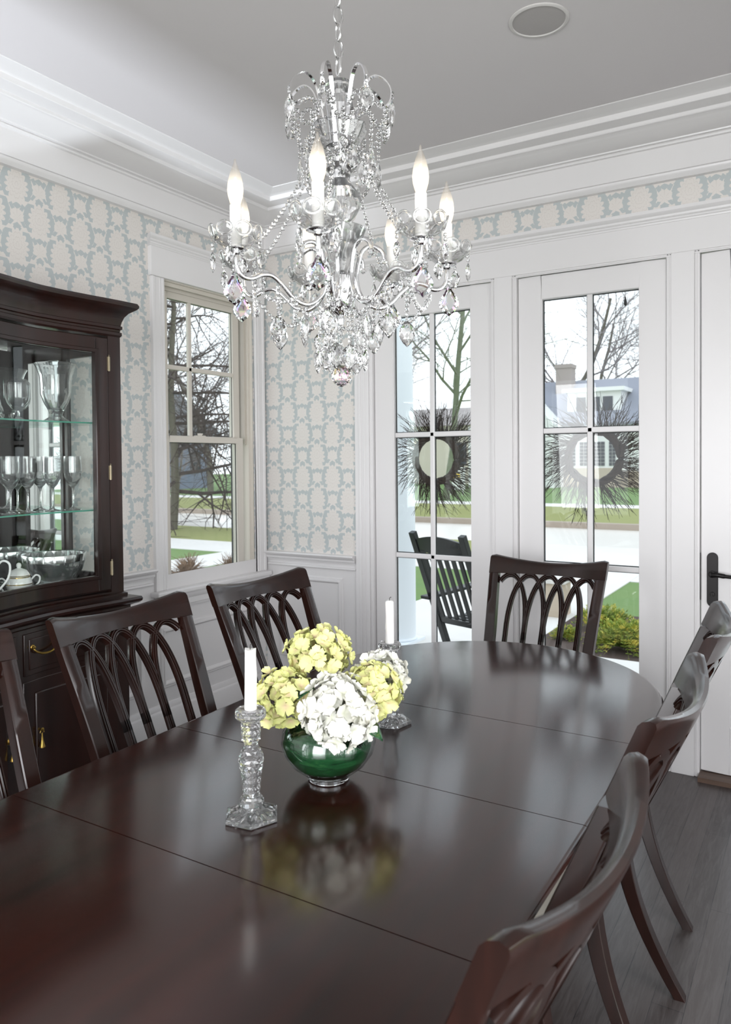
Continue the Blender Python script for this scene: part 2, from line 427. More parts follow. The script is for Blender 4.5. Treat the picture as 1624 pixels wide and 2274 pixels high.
# crown: frieze board, cove, soffit and upper crown, one profile run along two walls
CP = [(-.02, 2.797), (.006, 2.798), (.010, 2.803), (.019, 2.812), (.023, 2.822), (.0235, 2.8265), (.019, 2.829), (.026, 2.831), (.026, 2.946), (.040, 2.948), (.043, 2.955), (.039, 2.961),
      (.054, 2.962), (.056, 2.968), (.075, 2.969), (.105, 2.974), (.135, 2.982), (.16, 2.993), (.175, 2.999), (.188, 3.0005), (.191, 3.004), (.191, 3.018), (.266, 3.0205), (.268, 3.0225),
      (.268, 3.046), (.276, 3.048), (.300, 3.0485), (.325, 3.051), (.345, 3.0535), (.360, 3.054), (.363, 3.056), (.363, ZC), (-.02, ZC)]
def crown(side):
    m = MB(); n = len(CP); vs = []
    if side == 'l':
        for y in (YF, None):
            for d, z in CP: vs.append((d, YF if y is not None else -d, z))
    else:
        for q in (0, 1):
            for d, z in CP: vs.append((d if q == 0 else XR, -d, z))
    m.add(vs, [(k, (k+1) % n, n+(k+1) % n, n+k) for k in range(n)])
    return m
struct('trim_1', crown('l'), M['white'], smooth=28)
struct('trim_2', crown('b'), M['white'], smooth=28)

def run(profile, side, a, b, m=None):
    """moulding: profile (d out from wall plane, z) run from a to b along a wall"""
    m = m or MB(); n = len(profile); vs = []
    for q in (a, b):
        for d, z in profile: vs.append((d, q, z) if side == 'l' else (q, -d, z))
    m.add(vs, [tuple(range(n))[::-1], tuple(range(n, 2*n))]+[(k, (k+1) % n, n+(k+1) % n, n+k) for k in range(n)])
    return m
RAIL = [(-.02, .875), (-.006, .875), (-.004, .882), (.004, .886), (.006, .898), (.016, .905), (.026, .912), (.030, .920), (.026, .927), (-.02, .927)]
RAIL2 = [(-.02, .835), (-.010, .835), (-.006, .842), (-.008, .850), (-.02, .852)]
BASE = [(-.02, 0), (.002, 0), (.002, .14), (-.002, .148), (-.006, .152), (-.008, .170), (-.013, .180), (-.02, .182)]
for nm, side, segs in (('3', 'l', ((YF, -3.16), (-1.46, -.95))), ('4', 'b', ((.0, .665), (3.435, XR)))):
    m = MB()
    for a, b in segs: run(RAIL, side, a, b, m); run(RAIL2, side, a, b, m)
    struct('trim_'+nm, m, M['white'], smooth=30)
m = MB()
for a, b in ((YF, -3.16), (-1.46, -.0)): run(BASE, 'l', a, b, m)
struct('baseboard_left', m, M['white'], smooth=30)
m = MB()
for a, b in ((0, .665), (3.435, XR)): run(BASE, 'b', a, b, m)
struct('baseboard_back', m, M['white'], smooth=30)

def panel(m, side, a0, a1, z0, z1):
    """raised picture-frame moulding"""
    prof = [(0, 0), (.006, .001), (.010, .006), (.010, .014), (.016, .019), (.016, .026), (.008, .030), (.004, .036), (0, .038)]  # (out, inset)
    vs = []; n = len(prof)
    for (sa, sz) in ((0, 0), (1, 0), (1, 1), (0, 1)):
        for (o, i) in prof:
            a = a0+i if sa == 0 else a1-i; z = z0+i if sz == 0 else z1-i
            vs.append((-.02+o, a, z) if side == 'l' else (a, .02-o, z))
    fs = [(c*n+k, c*n+k+1, ((c+1) % 4)*n+k+1, ((c+1) % 4)*n+k) for c in range(4) for k in range(n-1)]
    m.add(vs, fs)
def wains(side, spans, skin, name):
    m = MB()
    for a, b in skin:
        if side == 'l': m.box(-.0215, -.0195, a, b, .0, .88)
        else: m.box(a, b, .0195, .0215, .0, .88)
    for a0, a1, z1 in spans: panel(m, side, a0, a1, .262, z1)
    struct(name, m, M['white'], smooth=30)
wains('l', ((-1.38, -1.02, .77), (-.90, -.08, .60), (-2.3, -1.6, .77), (-3.9, -3.25, .77), (-4.7, -4.0, .77)), ((YF, -.95), (-.95, 0)), 'trim_5')
wains('b', ((.08, .57, .785),), ((XW, .665), (3.435, XR)), 'trim_6')

# ---- window in the left wall
w = empty('window_1', (0, 0, 0), kind='structure')
m = MB()   # casing, frieze and cap
for y0, y1, fl in ((-.938, -.850, 1), (-.088, -.002, -1)):
    m.box(-.02, -.004, y0, y1, .80, 2.49)
    e = y1 if fl == 1 else y0
    m.box(-.02, .002, (y0 if fl == 1 else y1-.020), (y0+.020 if fl == 1 else y1), .80, 2.49)
    m.box(-.02, .000, (e-.016 if fl == 1 else e), (e if fl == 1 else e+.016), .80, 2.49)
    m.box(-.02, -.001, (e-.034 if fl == 1 else e+.024), (e-.026 if fl == 1 else e+.032), .80, 2.49)
m.build('casing', M['white'], w, bevel=.003)
m = MB()
m.box(-.02, .006, -.948, -.002, 2.49, 2.652)
m.build('head_board', M['white'], w, bevel=.002)
cap = [(-.02, 2.645), (.010, 2.645), (.012, 2.652), (.016, 2.656), (.016, 2.662), (.024, 2.668), (.026, 2.676), (.036, 2.682), (.040, 2.688), (.040, 2.700), (-.02, 2.702)]
m = MB(); n = len(cap)
vs = [( d, -.951-max(d, 0)*.8, z) for d, z in cap]+[(d, -.001, z) for d, z in cap]
m.add(vs, [tuple(range(n))[::-1], tuple(range(n, 2*n))]+[(k, (k+1) % n, n+(k+1) % n, n+k) for k in range(n)])
m.build('head_cap', M['white'], w, smooth=30)
m = MB(); m.box(-.13, .045, -.965, -.002, .772, .800); m.build('sill', M['white'], w, bevel=.008)
m = run([(-.02, .69), (.000, .69), (.002, .70), (.008, .705), (.008, .735), (.016, .745), (.022, .76), (.022, .772), (-.02, .772)], 'l', -.938, -.002)
m.build('apron', M['white'], w, smooth=30)
m = MB()   # jamb lining + stops
m.box(-.18, -.02, WY1-.004, WY1+.002, .80, 2.50); m.box(-.18, -.02, WY0-.002, WY0+.004, .80, 2.50); m.box(-.18, -.02, WY0, WY1, 2.485, 2.502)
m.box(-.052, -.040, WY1-.020, WY1, .80, 2.485); m.box(-.052, -.040, WY0, WY0+.020, .80, 2.485); m.box(-.052, -.040, WY0, WY1, 2.465, 2.485)
m.box(-.082, -.076, WY1-.014, WY1, 1.6, 2.485); m.box(-.150, -.135, WY1-.050, WY1-.036, .80, 2.485); m.box(-.150, -.125, WY0, WY0+.030, .80, 2.485); m.box(-.082, -.076, WY0, WY1, 2.45, 2.485)
m.build('jamb', M['sash'], w)
m = MB().box(-.178, -.130, WY1-.034, WY1-.001, .82, 2.44); m.build('screen_track', M['gasket'], w)
# upper sash (outer), lower sash (inner)
up = MB(); up.frame('x', -.122, -.086, -.806, -.150, 1.612, 2.468, .054, .034, .054)
su = up.build('sash', M['sash'], w, bevel=.003); su['label'] = 'upper sash with four lights'
m = MB(); m.box(-.112, -.092, -.582, -.556, 1.64, 2.42); m.box(-.112, -.092, -.76, -.20, 2.018, 2.044); m.build('muntin', M['sash'], su, bevel=.004)
MB().box(-.107, -.103, -.757, -.20, 1.64, 2.42).build('pane', M['pane'], su)
m = MB(); m.frame('x', -.1035, -.100, -.755, -.201, 1.643, 2.417, .005); m.build('gasket', M['gasket'], su)
lo = MB(); lo.frame('x', -.084, -.048, -.840, -.164, .818, 1.640, .056, .050, .034)
sl = lo.build('sash', M['sash'], w, bevel=.003); sl['label'] = 'lower sash with one undivided pane'
MB().box(-.068, -.064, -.787, -.218, .866, 1.608).build('pane', M['pane'], sl)
m = MB(); m.frame('x', -.0645, -.060, -.786, -.218, .866, 1.608, .005); m.build('gasket', M['gasket'], sl)
m = MB(); m.box(-.082, -.052, -.560, -.490, 1.640, 1.649); m.lathe([(.013, 1.649), (.013, 1.657), (.008, 1.661)], 16, (-.066, -.525, 0)); m.box(-.078, -.060, -.535, -.505, 1.655, 1.662)
m.build('sash_lock', M['sash'], w, bevel=.002)

# ---- French doors in the back wall
m = MB()   # head board, cap, end casings, mullion posts
run([(-.02, 2.455), (.000, 2.455), (.000, 2.602), (-.02, 2.602)], 'b', .652, 3.448, m)
run([(-.02, 2.600), (.006, 2.600), (.008, 2.607), (.014, 2.611), (.014, 2.617), (.022, 2.623), (.025, 2.632), (.036, 2.638), (.042, 2.645), (.042, 2.660), (-.02, 2.662)], 'b', .610, 3.49, m)
struct('trim_7', m, M['white'], smooth=28)
m = MB()
def post(x0, x1, b0=True, b1=True):
    m.box(x0, x1, -.0, .10, 0, 2.455)
    if b0: m.box(x0-.022, x0, .008, .10, 0, 2.455); m.box(x0-.013, x0-.006, .004, .01, 0, 2.455)
    if b1: m.box(x1, x1+.022, .008, .10, 0, 2.455); m.box(x1+.006, x1+.013, .004, .01, 0, 2.455)
post(.672, .768, False, True); post(1.552, 1.650); post(2.434, 2.536); post(3.317, 3.428, True, False)
m.box(.70, .716, -.006, 0, 0, 2.455); m.box(.735, .742, -.004, 0, 0, 2.455)
m.box(.76, 3.33, .008, .10, 2.448, 2.470); m.box(.76, 3.33, .003, .01, 2.440, 2.4465)
struct('trim_8', m, M['white'], bevel=.003)
m = MB().box(2.558, 3.295, -.055, .16, .0, .022); struct('trim_9', m, wood('threshold_oak', lin(66, 50, 42), lin(104, 82, 68), .5, (1, 12, 12)))
def door(n, x0, x1, open_gap, latch=False):
    d = empty('door_%d' % n, (x0, 0, 0), kind='structure')
    wdt = x1-x0; g0, g1 = .128, wdt-.122; zb, zt = .252, 2.318
    m = MB(); m.frame('y', .030, .076, 0, wdt, .028, 2.440, .122, .218, .120)
    m.box(.122, .128, .036, .070, .246, 2.322); m.box(wdt-.122, wdt-.116, .036, .07, .246, 2.322)
    m.build('stile_frame', M['white'], d, bevel=.003)
    m = MB(); m.frame('y', .033, .046, .118, wdt-.112, .240, 2.328, .010); m.build('glazing_bead', M['white'], d, bevel=.003)
    m = MB(); xm = (g0+g1)/2
    m.box(xm-.014, xm+.014, .036, .052, zb, zt)
    for z in (.947, 1.640): m.box(g0, g1, .036, .052, z-.014, z+.014)
    m.build('muntin', M['white'], d, bevel=.005)
    m = MB().box(g0-.001, g1+.001, .055, .0585, zb-.001, zt+.001); m.build('pane', M['pane'], d)
    m = MB()
    zs = (zb, .947, 1.640, zt)
    for (a, b) in ((g0, xm), (xm, g1)):
        for p, q in zip(zs, zs[1:]):
            m.frame('y', .0525, .0548, a+(.012 if a == xm else 0), b-(.012 if b == xm else 0), p+(.012 if p != zb else 0), q-(.012 if q != zt else 0), .006)
    m.build('gasket', M['gasket'], d)
    return d
door(1, .795, 1.525, 0); door(2, 1.675, 2.407, 0)
d3 = door(3, 2.561, 3.290, 0)
# lever handle set on door 3
m = MB(); pts = []
for k in range(13): a = pi*k/12; pts.append((.050+.024*cos(a), 1.031+.024*sin(a)))
for k in range(13): a = pi+pi*k/12; pts.append((.050+.024*cos(a), .826+.024*sin(a)))
m.prism(pts, .020, .030, 'y')
h = m.build('handle_plate', M['black_iron'], d3, bevel=.002); 
m = MB(); m.lathe([(.0, -.0), (.016, 0), (.016, .012), (.010, .014), (.010, .040), (0, .042)], 20, m=Matrix.Translation((.050, .020, .955)) @ Matrix.Rotation(RD(90), 4, 'X'))
m.tube(catmull([(.050, -.016, .955), (.075, -.020, .957), (.11, -.018, .953), (.150, -.020, .951), (.165, -.022, .952)], 5), [.011]*10+[.0085]*11, 10)
m.build('lever', M['black_iron'], h, smooth=40)
m = MB(); m.lathe([(0, 0), (.011, 0), (.010, .010), (0, .011)], 18, m=Matrix.Translation((.050, .020, .862)) @ Matrix.Rotation(RD(90), 4, 'X')); m.box(.047, .053, .001, .01, .853, .871)
m.build('thumb_turn', M['black_iron'], h, smooth=40)
m = MB(); m.box(-.010, .0, .024, .05, .83, 1.05); m.build('strike_plate', M['black_iron'], d3)

# ---- round speaker set in the ceiling
s = empty('ceiling_speaker', (2.179, -1.140, ZC), label='round grey speaker set flush in the ceiling', cat='speaker')
R_ = .102
MB().lathe([(R_*.90, -.002), (R_*.93, -.006), (R_, -.006), (R_+.004, -.003), (R_+.004, 0)], 56, caps=False).build('rim', M['speaker_rim'], s, smooth=50)
MB().lathe([(0, -.005), (R_*.5, -.0045), (R_*.92, -.0025)], 56, caps=False).build('grille', M['grille'], s, smooth=60)
# ------------------------------------------------------------------ dining table
TX, TY, TZ = 2.0865, -2.295, .76
HA, HB, EB = .5745, .740, .665            # half width, half straight length, end depth
def outline(inset=0.0, n=40):
    a, e = HA-inset, EB-inset; pts = []
    for k in range(n+1): q = pi*k/n; pts.append((a*cos(q), HB+e*sin(q)))
    for k in range(n+1): q = pi+pi*k/n; pts.append((a*cos(q), -HB+e*sin(q)))
    return pts
T = empty('dining_table', (TX, TY, 0), label='long dark mahogany dining table with rounded ends and two leaves', cat='table')
def cut_outline(y0, y1, inset):
    """part of the outline between two seams (local y), closed by straight edges"""
    a, e = HA-inset, EB-inset
    def hw(y):
        d = abs(y)-HB
        return a if d <= 0 else a*math.sqrt(max(0, 1-(d/e)**2))
    ys = []
    lo = max(y0, -(HB+e)); hi = min(y1, HB+e); N = 46
    for k in range(N+1):
        u = k/N
        if lo < -HB and hi <= 0: y = lo+(hi-lo)*(1-cos(u*pi/2))
        elif hi > HB and lo >= 0: y = lo+(hi-lo)*sin(u*pi/2)
        else: y = lo+(hi-lo)*u
        ys.append(y)
    R = [(hw(y), y) for y in ys]; L = [(-hw(y), y) for y in reversed(ys)]
    if R[0][0] < 1e-4: L = L[:-1]
    if R[-1][0] < 1e-4: L = L[1:]
    return R+L
PROF = [(.024, TZ-.034), (.017, TZ-.029), (.009, TZ-.020), (.002, TZ-.010), (.0, TZ-.0065), (.003, TZ-.003), (.008, TZ-.0008), (.014, TZ)]
seams = [-1.41, -.497, .001, .495, 1.41]
for i in range(4):
    g0 = .0012 if i else 0; g1 = .0012 if i < 3 else 0
    m = MB(); rings = []
    for (ins, z) in PROF:
        rings.append([(x, y, z) for x, y in cut_outline(seams[i]+(g0 if i else -1), seams[i+1]-(g1 if i < 3 else -1), ins)])
    n = len(rings[0]); vs = [p for r in rings for p in r]
    fs = [(j*n+k, j*n+(k+1) % n, (j+1)*n+(k+1) % n, (j+1)*n+k) for j in range(len(rings)-1) for k in range(n)]
    fs += [tuple(range(n))[::-1], tuple((len(rings)-1)*n+k for k in range(n))]
    m.add(vs, fs); o = m.build('tabletop_leaf' if i in (1, 2) else 'tabletop', M['table'], T, smooth=35)
m = MB()
ap = [(x*.9, y*.94) for x, y in outline(.05, 20)]
m.prism(ap, .655, .724, 'z'); m.build('apron', M['table'], T)
for sy_ in (-1, 1):
    m = MB(); cy0 = (.515 if sy_ > 0 else -.205)
    m.lathe([(.045, .13), (.075, .17), (.08, .22), (.07, .27), (.05, .31), (.06, .36), (.07, .45), (.075, .52), (.06, .58), (.05, .61), (.11, .64), (.10, .656)], 24, (0, cy0, 0))
    p = m.build('pedestal', M['table'], T, smooth=40)
    for k in range(2):
        a = pi*k
        mm = MB(); pts = catmull([(.03*cos(a), cy0, .20), (.13*cos(a), cy0, .19), (.24*cos(a), cy0, .10), (.33*cos(a), cy0, .027)], 6)
        mm.tube(pts, [.040-.016*i/len(pts) for i in range(len(pts))], 8); mm.build('foot', M['table'], p, smooth=50)

# ------------------------------------------------------------------ dining chairs
def hw(z): return interp([(0, .196), (.45, .232), (.63, .250), (1.04, .276)], z)
def rake(z): return -.150*((.45-z)/.45)**1.8 if z < .45 else -.236*((z-.45)/.59)**1.06
def bow(z): return interp([(.45, .028), (1.0, .058)], z)
def bk(u, z): return rake(z)-bow(z)*(1-min(1, (u/hw(z))**2))
def make_chair():
    root = empty('dining_chair', (0, 0, 0))
    wd_ = M['wood']
    # crest rail
    m = MB(); NU = 28; sec = []
    for i in range(NU+1):
        q = -1+2*i/NU; h = hw(1.03)+.001; u = q*h
        zb = .953; zt = 1.006+.036*abs(q)**1.9
        if abs(q) > .94: zt -= (abs(q)-.94)*.14
        th = .0125+.004*abs(q)
        row = []
        for (t, z) in ((-th, zb), (-th, lerp(zb, zt, .5)), (-th, zt-.012), (-th*.72, zt-.004), (0, zt), (th*.72, zt-.004), (th, zt-.012), (th, lerp(zb, zt, .5)), (th, zb)):
            uu = q*(hw(min(z, 1.04))+.0006+.03*max(0, z-1.04))
            row.append((uu, bk(u, z)+t, z))
        sec.append(row)
    n = len(sec[0]); vs = [p for r in sec for p in r]
    fs = [(i*n+k, i*n+(k+1) % n, (i+1)*n+(k+1) % n, (i+1)*n+k) for i in range(NU) for k in range(n)]+[tuple(range(n))[::-1], tuple(NU*n+k for k in range(n))]
    m.add(vs, fs); m.build('crest_rail', wd_, root, smooth=42)
    # back posts run down into the rear legs
    for s in (-1, 1):
        m = MB(); P = []; sc_ = []; fr = []
        for i in range(27):
            z = .956*i/26
            u = s*(hw(z)-.0228); P.append((u, rake(z), z)); 
            fr.append((V((1, 0, 0)), V((0, 1, 0))))
        def prof(z):
            a = .0225 if z > .4 else lerp(.0165, .0225, z/.4); b = interp([(0, .015), (.42, .021), (.75, .0205), (.956, .0165)], z)
            return [(-a, -b*.88), (-a*.9, -b), (a*.9, -b), (a, -b*.88), (a, b*.85), (a*.86, b), (-a*.86, b), (-a, b*.85)]
        vs = []
        for (p, (A, B)) in zip(P, fr):
            for (a, b) in prof(p[2]): vs.append(V(p)+A*a+B*b)
        n = 8
        m.add(vs, [(i*n+k, i*n+(k+1) % n, (i+1)*n+(k+1) % n, (i+1)*n+k) for i in range(26) for k in range(n)]+[tuple(range(n))[::-1], tuple(26*n+k for k in range(n))])
        m.build('back_post', wd_, root, smooth=40)
    # interlaced arches of the splat
    ow = .226; sp_ = .0905; top, hgt, zbot = .946, .25, .590
    prof = [(-.0112, -.011), (.0112, -.011), (.0112, .005), (.0090, .0092), (.0060, .0096), (.0042, .0066), (.0022, .0112), (-.0022, .0112), (-.0042, .0066), (-.0060, .0096), (-.0090, .0092), (-.0112, .005)]
    def taper(z): return hw(z)/hw(1.0)
    m = MB()
    for k in range(5):
        c = (k-2)*sp_
        pts2 = []
        for i in range(37):
            q = pi*i/36; a = q
            x = -cos(q)*sp_; z = top-hgt+hgt*(sin(q)**.92)
            pts2.append((c+x, z))
        left_ok = k > 0; right_ok = k < 4
        pts2 = [(c-sp_, zbot)]+[(c-sp_, lerp(zbot, top-hgt, t)) for t in (.35, .7)]+pts2+[(c+sp_, lerp(zbot, top-hgt, t)) for t in (.7, .35)]+[(c+sp_, zbot)]
        pts2 = [(u, z) for u, z in pts2 if abs(u) <= ow+.006]
        if not left_ok: pts2 = [p for p in pts2 if p[0] >= -ow-.006]
        path = []; fr = []
        for (u, z) in pts2:
            uu = u*taper(z); path.append(V((uu, bk(uu, z), z)))
        for i in range(len(path)):
            t_ = (path[min(i+1, len(path)-1)]-path[max(i-1, 0)]).normalized()
            u = path[i].x; z = path[i].z; e = .004
            su_ = V((e, bk(u+e, z)-bk(u, z), 0)); sz_ = V((0, bk(u, z+e)-bk(u, z), e)); nn = sz_.cross(su_).normalized()
            if nn.y < 0: nn = -nn
            fr.append((t_.cross(nn).normalized(), nn))
        m.sweep(path, fr, prof)
        ap_ = max(path, key=lambda p: p.z); m.box(ap_.x-.020, ap_.x+.020, ap_.y-.008, ap_.y+.006, .945, .9545)
    m.build('back_splat', wd_, root, smooth=38)
    # lower back rail with rounded slots above it
    m = MB(); NU = 16; vs = []
    for i in range(NU+1):
        q = -1+2*i/NU; u = q*(hw(.56)-.03)
        zt = .585+.012*abs(cos(q*pi*2.2)); 
        for (t, z) in ((-.012, .522), (-.013, zt-.006), (-.008, zt), (.008, zt), (.013, zt-.006), (.012, .522)): vs.append((u, bk(u, z)+t, z))
    n = 6; m.add(vs, [(i*n+k, i*n+(k+1) % n, (i+1)*n+(k+1) % n, (i+1)*n+k) for i in range(NU) for k in range(n)]+[tuple(range(n))[::-1], tuple(NU*n+k for k in range(n))])
    m.build('lower_rail', wd_, root, smooth=45)
    # seat frame and cushion
    def seat_out(ins, n=10):
        pts = []
        bw, fw, d = .225-ins, .262-ins, .435-ins
        for i in range(n+1): q = i/n; pts.append((lerp(-bw, bw, q), .012+ins-.035*sin(pi*q)*(1-ins*4)))
        for (cx, cy, a0) in ((fw-.05, d-.05, 0), (-fw+.05, d-.05, pi/2)):
            for i in range(6): a = a0+pi/2*i/5; pts.append((cx+.05*cos(a), cy+.05*sin(a)))
        return pts
    def stack(levels):
        m = MB(); R = [[(x, y, z) for x, y in seat_out(i)] for i, z in levels]; n = len(R[0])
        m.add([p for r in R for p in r], [(j*n+k, j*n+(k+1) % n, (j+1)*n+(k+1) % n, (j+1)*n+k) for j in range(len(R)-1) for k in range(n)]+[tuple(range(n))[::-1], tuple((len(R)-1)*n+k for k in range(n))])
        return m
    stack([(.012, .372), (.004, .376), (.0, .384), (.0, .432), (.006, .440)]).build('seat_frame', wd_, root, smooth=35)
    stack([(.010, .438), (.004, .446), (.006, .462), (.016, .474), (.04, .483), (.09, .488), (.14, .490)]).build('seat_cushion', M['cream'], root, smooth=60)
    for s in (-1, 1):
        m = MB(); x0, y0 = s*.226, .392
        lv = [(.0, .0135), (.015, .0145), (.30, .0205), (.385, .0225)]; vs = []
        for z, a in lv: vs += [(x0-a, y0-a, z), (x0+a, y0-a, z), (x0+a, y0+a, z), (x0-a, y0+a, z)]
        m.add(vs, [(j*4+k, j*4+(k+1) % 4, (j+1)*4+(k+1) % 4, (j+1)*4+k) for j in range(3) for k in range(4)]+[(3, 2, 1, 0), (12, 13, 14, 15)])
        m.build('front_leg', wd_, root, bevel=.003)
    return root
G = 'mahogany lattice back dining chairs around the table'
chairs = [
 (2.566, -2.145, 90, 'mahogany chair between the closest chair and the one by the door lever, same table side'),
 (2.556, -1.432, 95.0, 'mahogany dining chair nearest the door lever, farthest of the three on that table side'),
 (2.570, -2.845, 88.5, 'closest mahogany chair, its wide curved crest rail filling the lower right corner'),
 (1.336, -2.118, -89.5, 'mahogany lattice back chair standing right before the china cabinet, its whole back in view'),
 (1.336, -1.438, -93.6, 'mahogany lattice back chair in front of the double hung window and wainscot'),
 (1.336, -2.800, -90, 'mahogany chair cut off by the left picture edge, only one back post showing'),
 (1.956, -.595, 180, 'mahogany lattice back chair at the rounded table end before the French doors'),
]
proto = make_chair()
for i, (x, y, r, lab) in enumerate(chairs):
    o = proto if i == 0 else copy_tree(proto)
    o.location = (x, y, 0); o.rotation_euler = (0, 0, RD(r)); tag(o, lab, 'chair', G)

# ------------------------------------------------------------------ china cabinet
CY0, CY1 = -1.50, -3.14
FX = [(0, .395), (.10, .386), (.2, .375), (.30, .367), (.40, .367), (.50, .382), (.60, .403), (.70, .418), (.82, .424)]
def fx(y): return interp(FX, min(abs(y-CY0), abs(y-CY1)))
CB = empty('china_cabinet', (.2, (CY0+CY1)/2, 0), label='dark mahogany china cabinet with serpentine glazed doors full of crystal', cat='cabinet')
CB.location = (0, 0, 0)
NF = 44
ysF = [lerp(CY0, CY1, k/NF) for k in range(NF+1)]
def ring(o, back=.004):
    """plan outline offset outward by o"""
    pts = [(back, CY0+o)]
    for y in ysF:
        pts.append((fx(y)+o, y+o*(1 if y == ysF[0] else (-1 if y == ysF[-1] else 0))))
    pts.append((back, CY1-o)); return pts
def body(prof, name, mat, parent=CB, sm=32):
    m = MB(); R = [[(x, y, z) for x, y in ring(o)] for o, z in prof]; n = len(R[0])
    m.add([p for r in R for p in r], [(j*n+k, j*n+(k+1) % n, (j+1)*n+(k+1) % n, (j+1)*n+k) for j in range(len(R)-1) for k in range(n)]+[tuple(range(n))[::-1], tuple((len(R)-1)*n+k for k in range(n))])
    return m.build(name, mat, parent, smooth=sm)
W_ = M['cab']
body([(.03, .0), (.03, .07), (.02, .085), (.012, .09), (.012, .845), (.02, .852), (.02, .862), (.032, .868)], 'base_cabinet', W_)
body([(.032, .868), (.046, .872), (.056, .880), (.058, .890), (.054, .900), (.03, .905), (.012, .908), (.012, .918), (.0, .924), (.0, .930)], 'waist_moulding', W_)
body([(-.012, 2.045), (.0, 2.046), (.006, 2.054), (.006, 2.066), (.0, 2.070), (.002, 2.078), (.008, 2.082), (.008, 2.094), (.003, 2.097), (.006, 2.112), (.014, 2.134), (.027, 2.152), (.044, 2.164), (.050, 2.168), (.058, 2.176), (.060, 2.186), (.054, 2.197), (-.03, 2.199)], 'cornice', W_)
# side panels, back mirror, case floor
for ya, yb in ((CY0-.024, CY0), (CY1, CY1+.024)):
    m = MB(); m.frame('y', ya, yb, .004, .372, .93, 2.046, .05, .07, .07)
    sp_ = m.build('side_frame', W_, CB, bevel=.003)
    MB().box(.053, .323, ya+.010, ya+.014, .999, 1.977).build('glass_pane', M['cab_glass'], sp_)
m = MB(); m.box(.008, .030, CY1+.03, CY0-.03, .93, 2.045); m.build('mirror_back', M['mirror'], CB)['label'] = 'mirrored back of the display case'
for ya in (-2.03, -2.67): MB().box(.031, .045, ya, ya+.05, .93, 2.045).build('back_stile', W_, CB)
def fpath(y0, y1, n=18): return [lerp(y0, y1, k/n) for k in range(n+1)]
def curved(m, y0, y1, z0, z1, o0, o1, n=18):
    """curved board following the front between y0>y1"""
    ys = fpath(y0, y1, n); vs = []
    for y in ys: vs += [(fx(y)+o0, y, z0), (fx(y)+o1, y, z0), (fx(y)+o1, y, z1), (fx(y)+o0, y, z1)]
    m.add(vs, [(i*4+k, i*4+(k+1) % 4, (i+1)*4+(k+1) % 4, (i+1)*4+k) for i in range(n) for k in range(4)]+[(3, 2, 1, 0), tuple(n*4+k for k in range(4))])
    return m
for (a, b, o1, n_) in ((CY0, CY0-.062, 0, 6), (CY1+.062, CY1, 0, 6), (-2.29, -2.35, -.004, 4)):
    curved(MB(), a, b, .93, 2.046, -.028, o1, n_).build('face_post', W_, CB, smooth=30)
m = MB(); curved(m, CY0-.03, CY1+.03, .931, .950, -.33, -.030, 30); m.build('display_floor', W_, CB)
for z in (1.285, 1.665):
    m = MB(); ys = fpath(CY0-.028, CY1+.028, 30); vs = []
    for y in ys: vs += [(.032, y, z), (fx(y)-.055, y, z), (fx(y)-.055, y, z+.007), (.032, y, z+.007)]
    n = 30; m.add(vs, [(i*4+k, i*4+(k+1) % 4, (i+1)*4+(k+1) % 4, (i+1)*4+k) for i in range(n) for k in range(4)]+[(3, 2, 1, 0), tuple(n*4+k for k in range(4))])
    m.build('glass_shelf', M['shelf_edge'], CB)
    m = MB(); curved(m, CY0-.03, CY1+.03, z+.0006, z+.0064, -.0549, -.0536, 30); m.build('shelf_edge', plain('green_glass_edge', lin(70, 150, 128), .15), CB)
for di, (a, b) in enumerate(((CY0-.065, -2.285), (-2.355, CY1+.065))):
    m = MB(); st = .058
    curved(m, a, a-st, .940, 2.036, -.026, .004, 6); curved(m, b+st, b, .940, 2.036, -.026, .004, 6)
    curved(m, a-st, b+st, .940, 1.002, -.026, .004, 16); curved(m, a-st, b+st, 1.975, 2.036, -.026, .004, 16)
    d = m.build('glazed_door', W_, CB, smooth=30, bevel=.004)
    m = MB()
    curved(m, a-st+.012, a-st-.008, .992, 1.985, -.012, .009, 3); curved(m, b+st+.008, b+st-.012, .992, 1.985, -.012, .009, 3)
    curved(m, a-st, b+st, .992, 1.010, -.012, .009, 16); curved(m, a-st, b+st, 1.967, 1.985, -.012, .009, 16)
    m.build('glazing_bead', W_, d, smooth=30, bevel=.003)
    m = MB(); curved(m, a-st, b+st, 1.0, 1.978, -.010, -.007, 18); m.build('glass_pane', M['cab_glass'], d)
    for z in (1.035, 1.452, 1.925):
        y = a+.003 if di == 0 else b-.003
        m = MB(); m.lathe([(.0035, -.032), (.0035, .032)], 10, (fx(y)+.006, y, z)); m.box(fx(y)-.004, fx(y)+.0045, y-.008, y+.008, z-.030, z+.030)
        m.lathe([(0, .0325), (.0045, .034), (.003, .038), (0, .039)], 10, (fx(y)+.006, y, z)); m.build('hinge', M['hinge'], d)
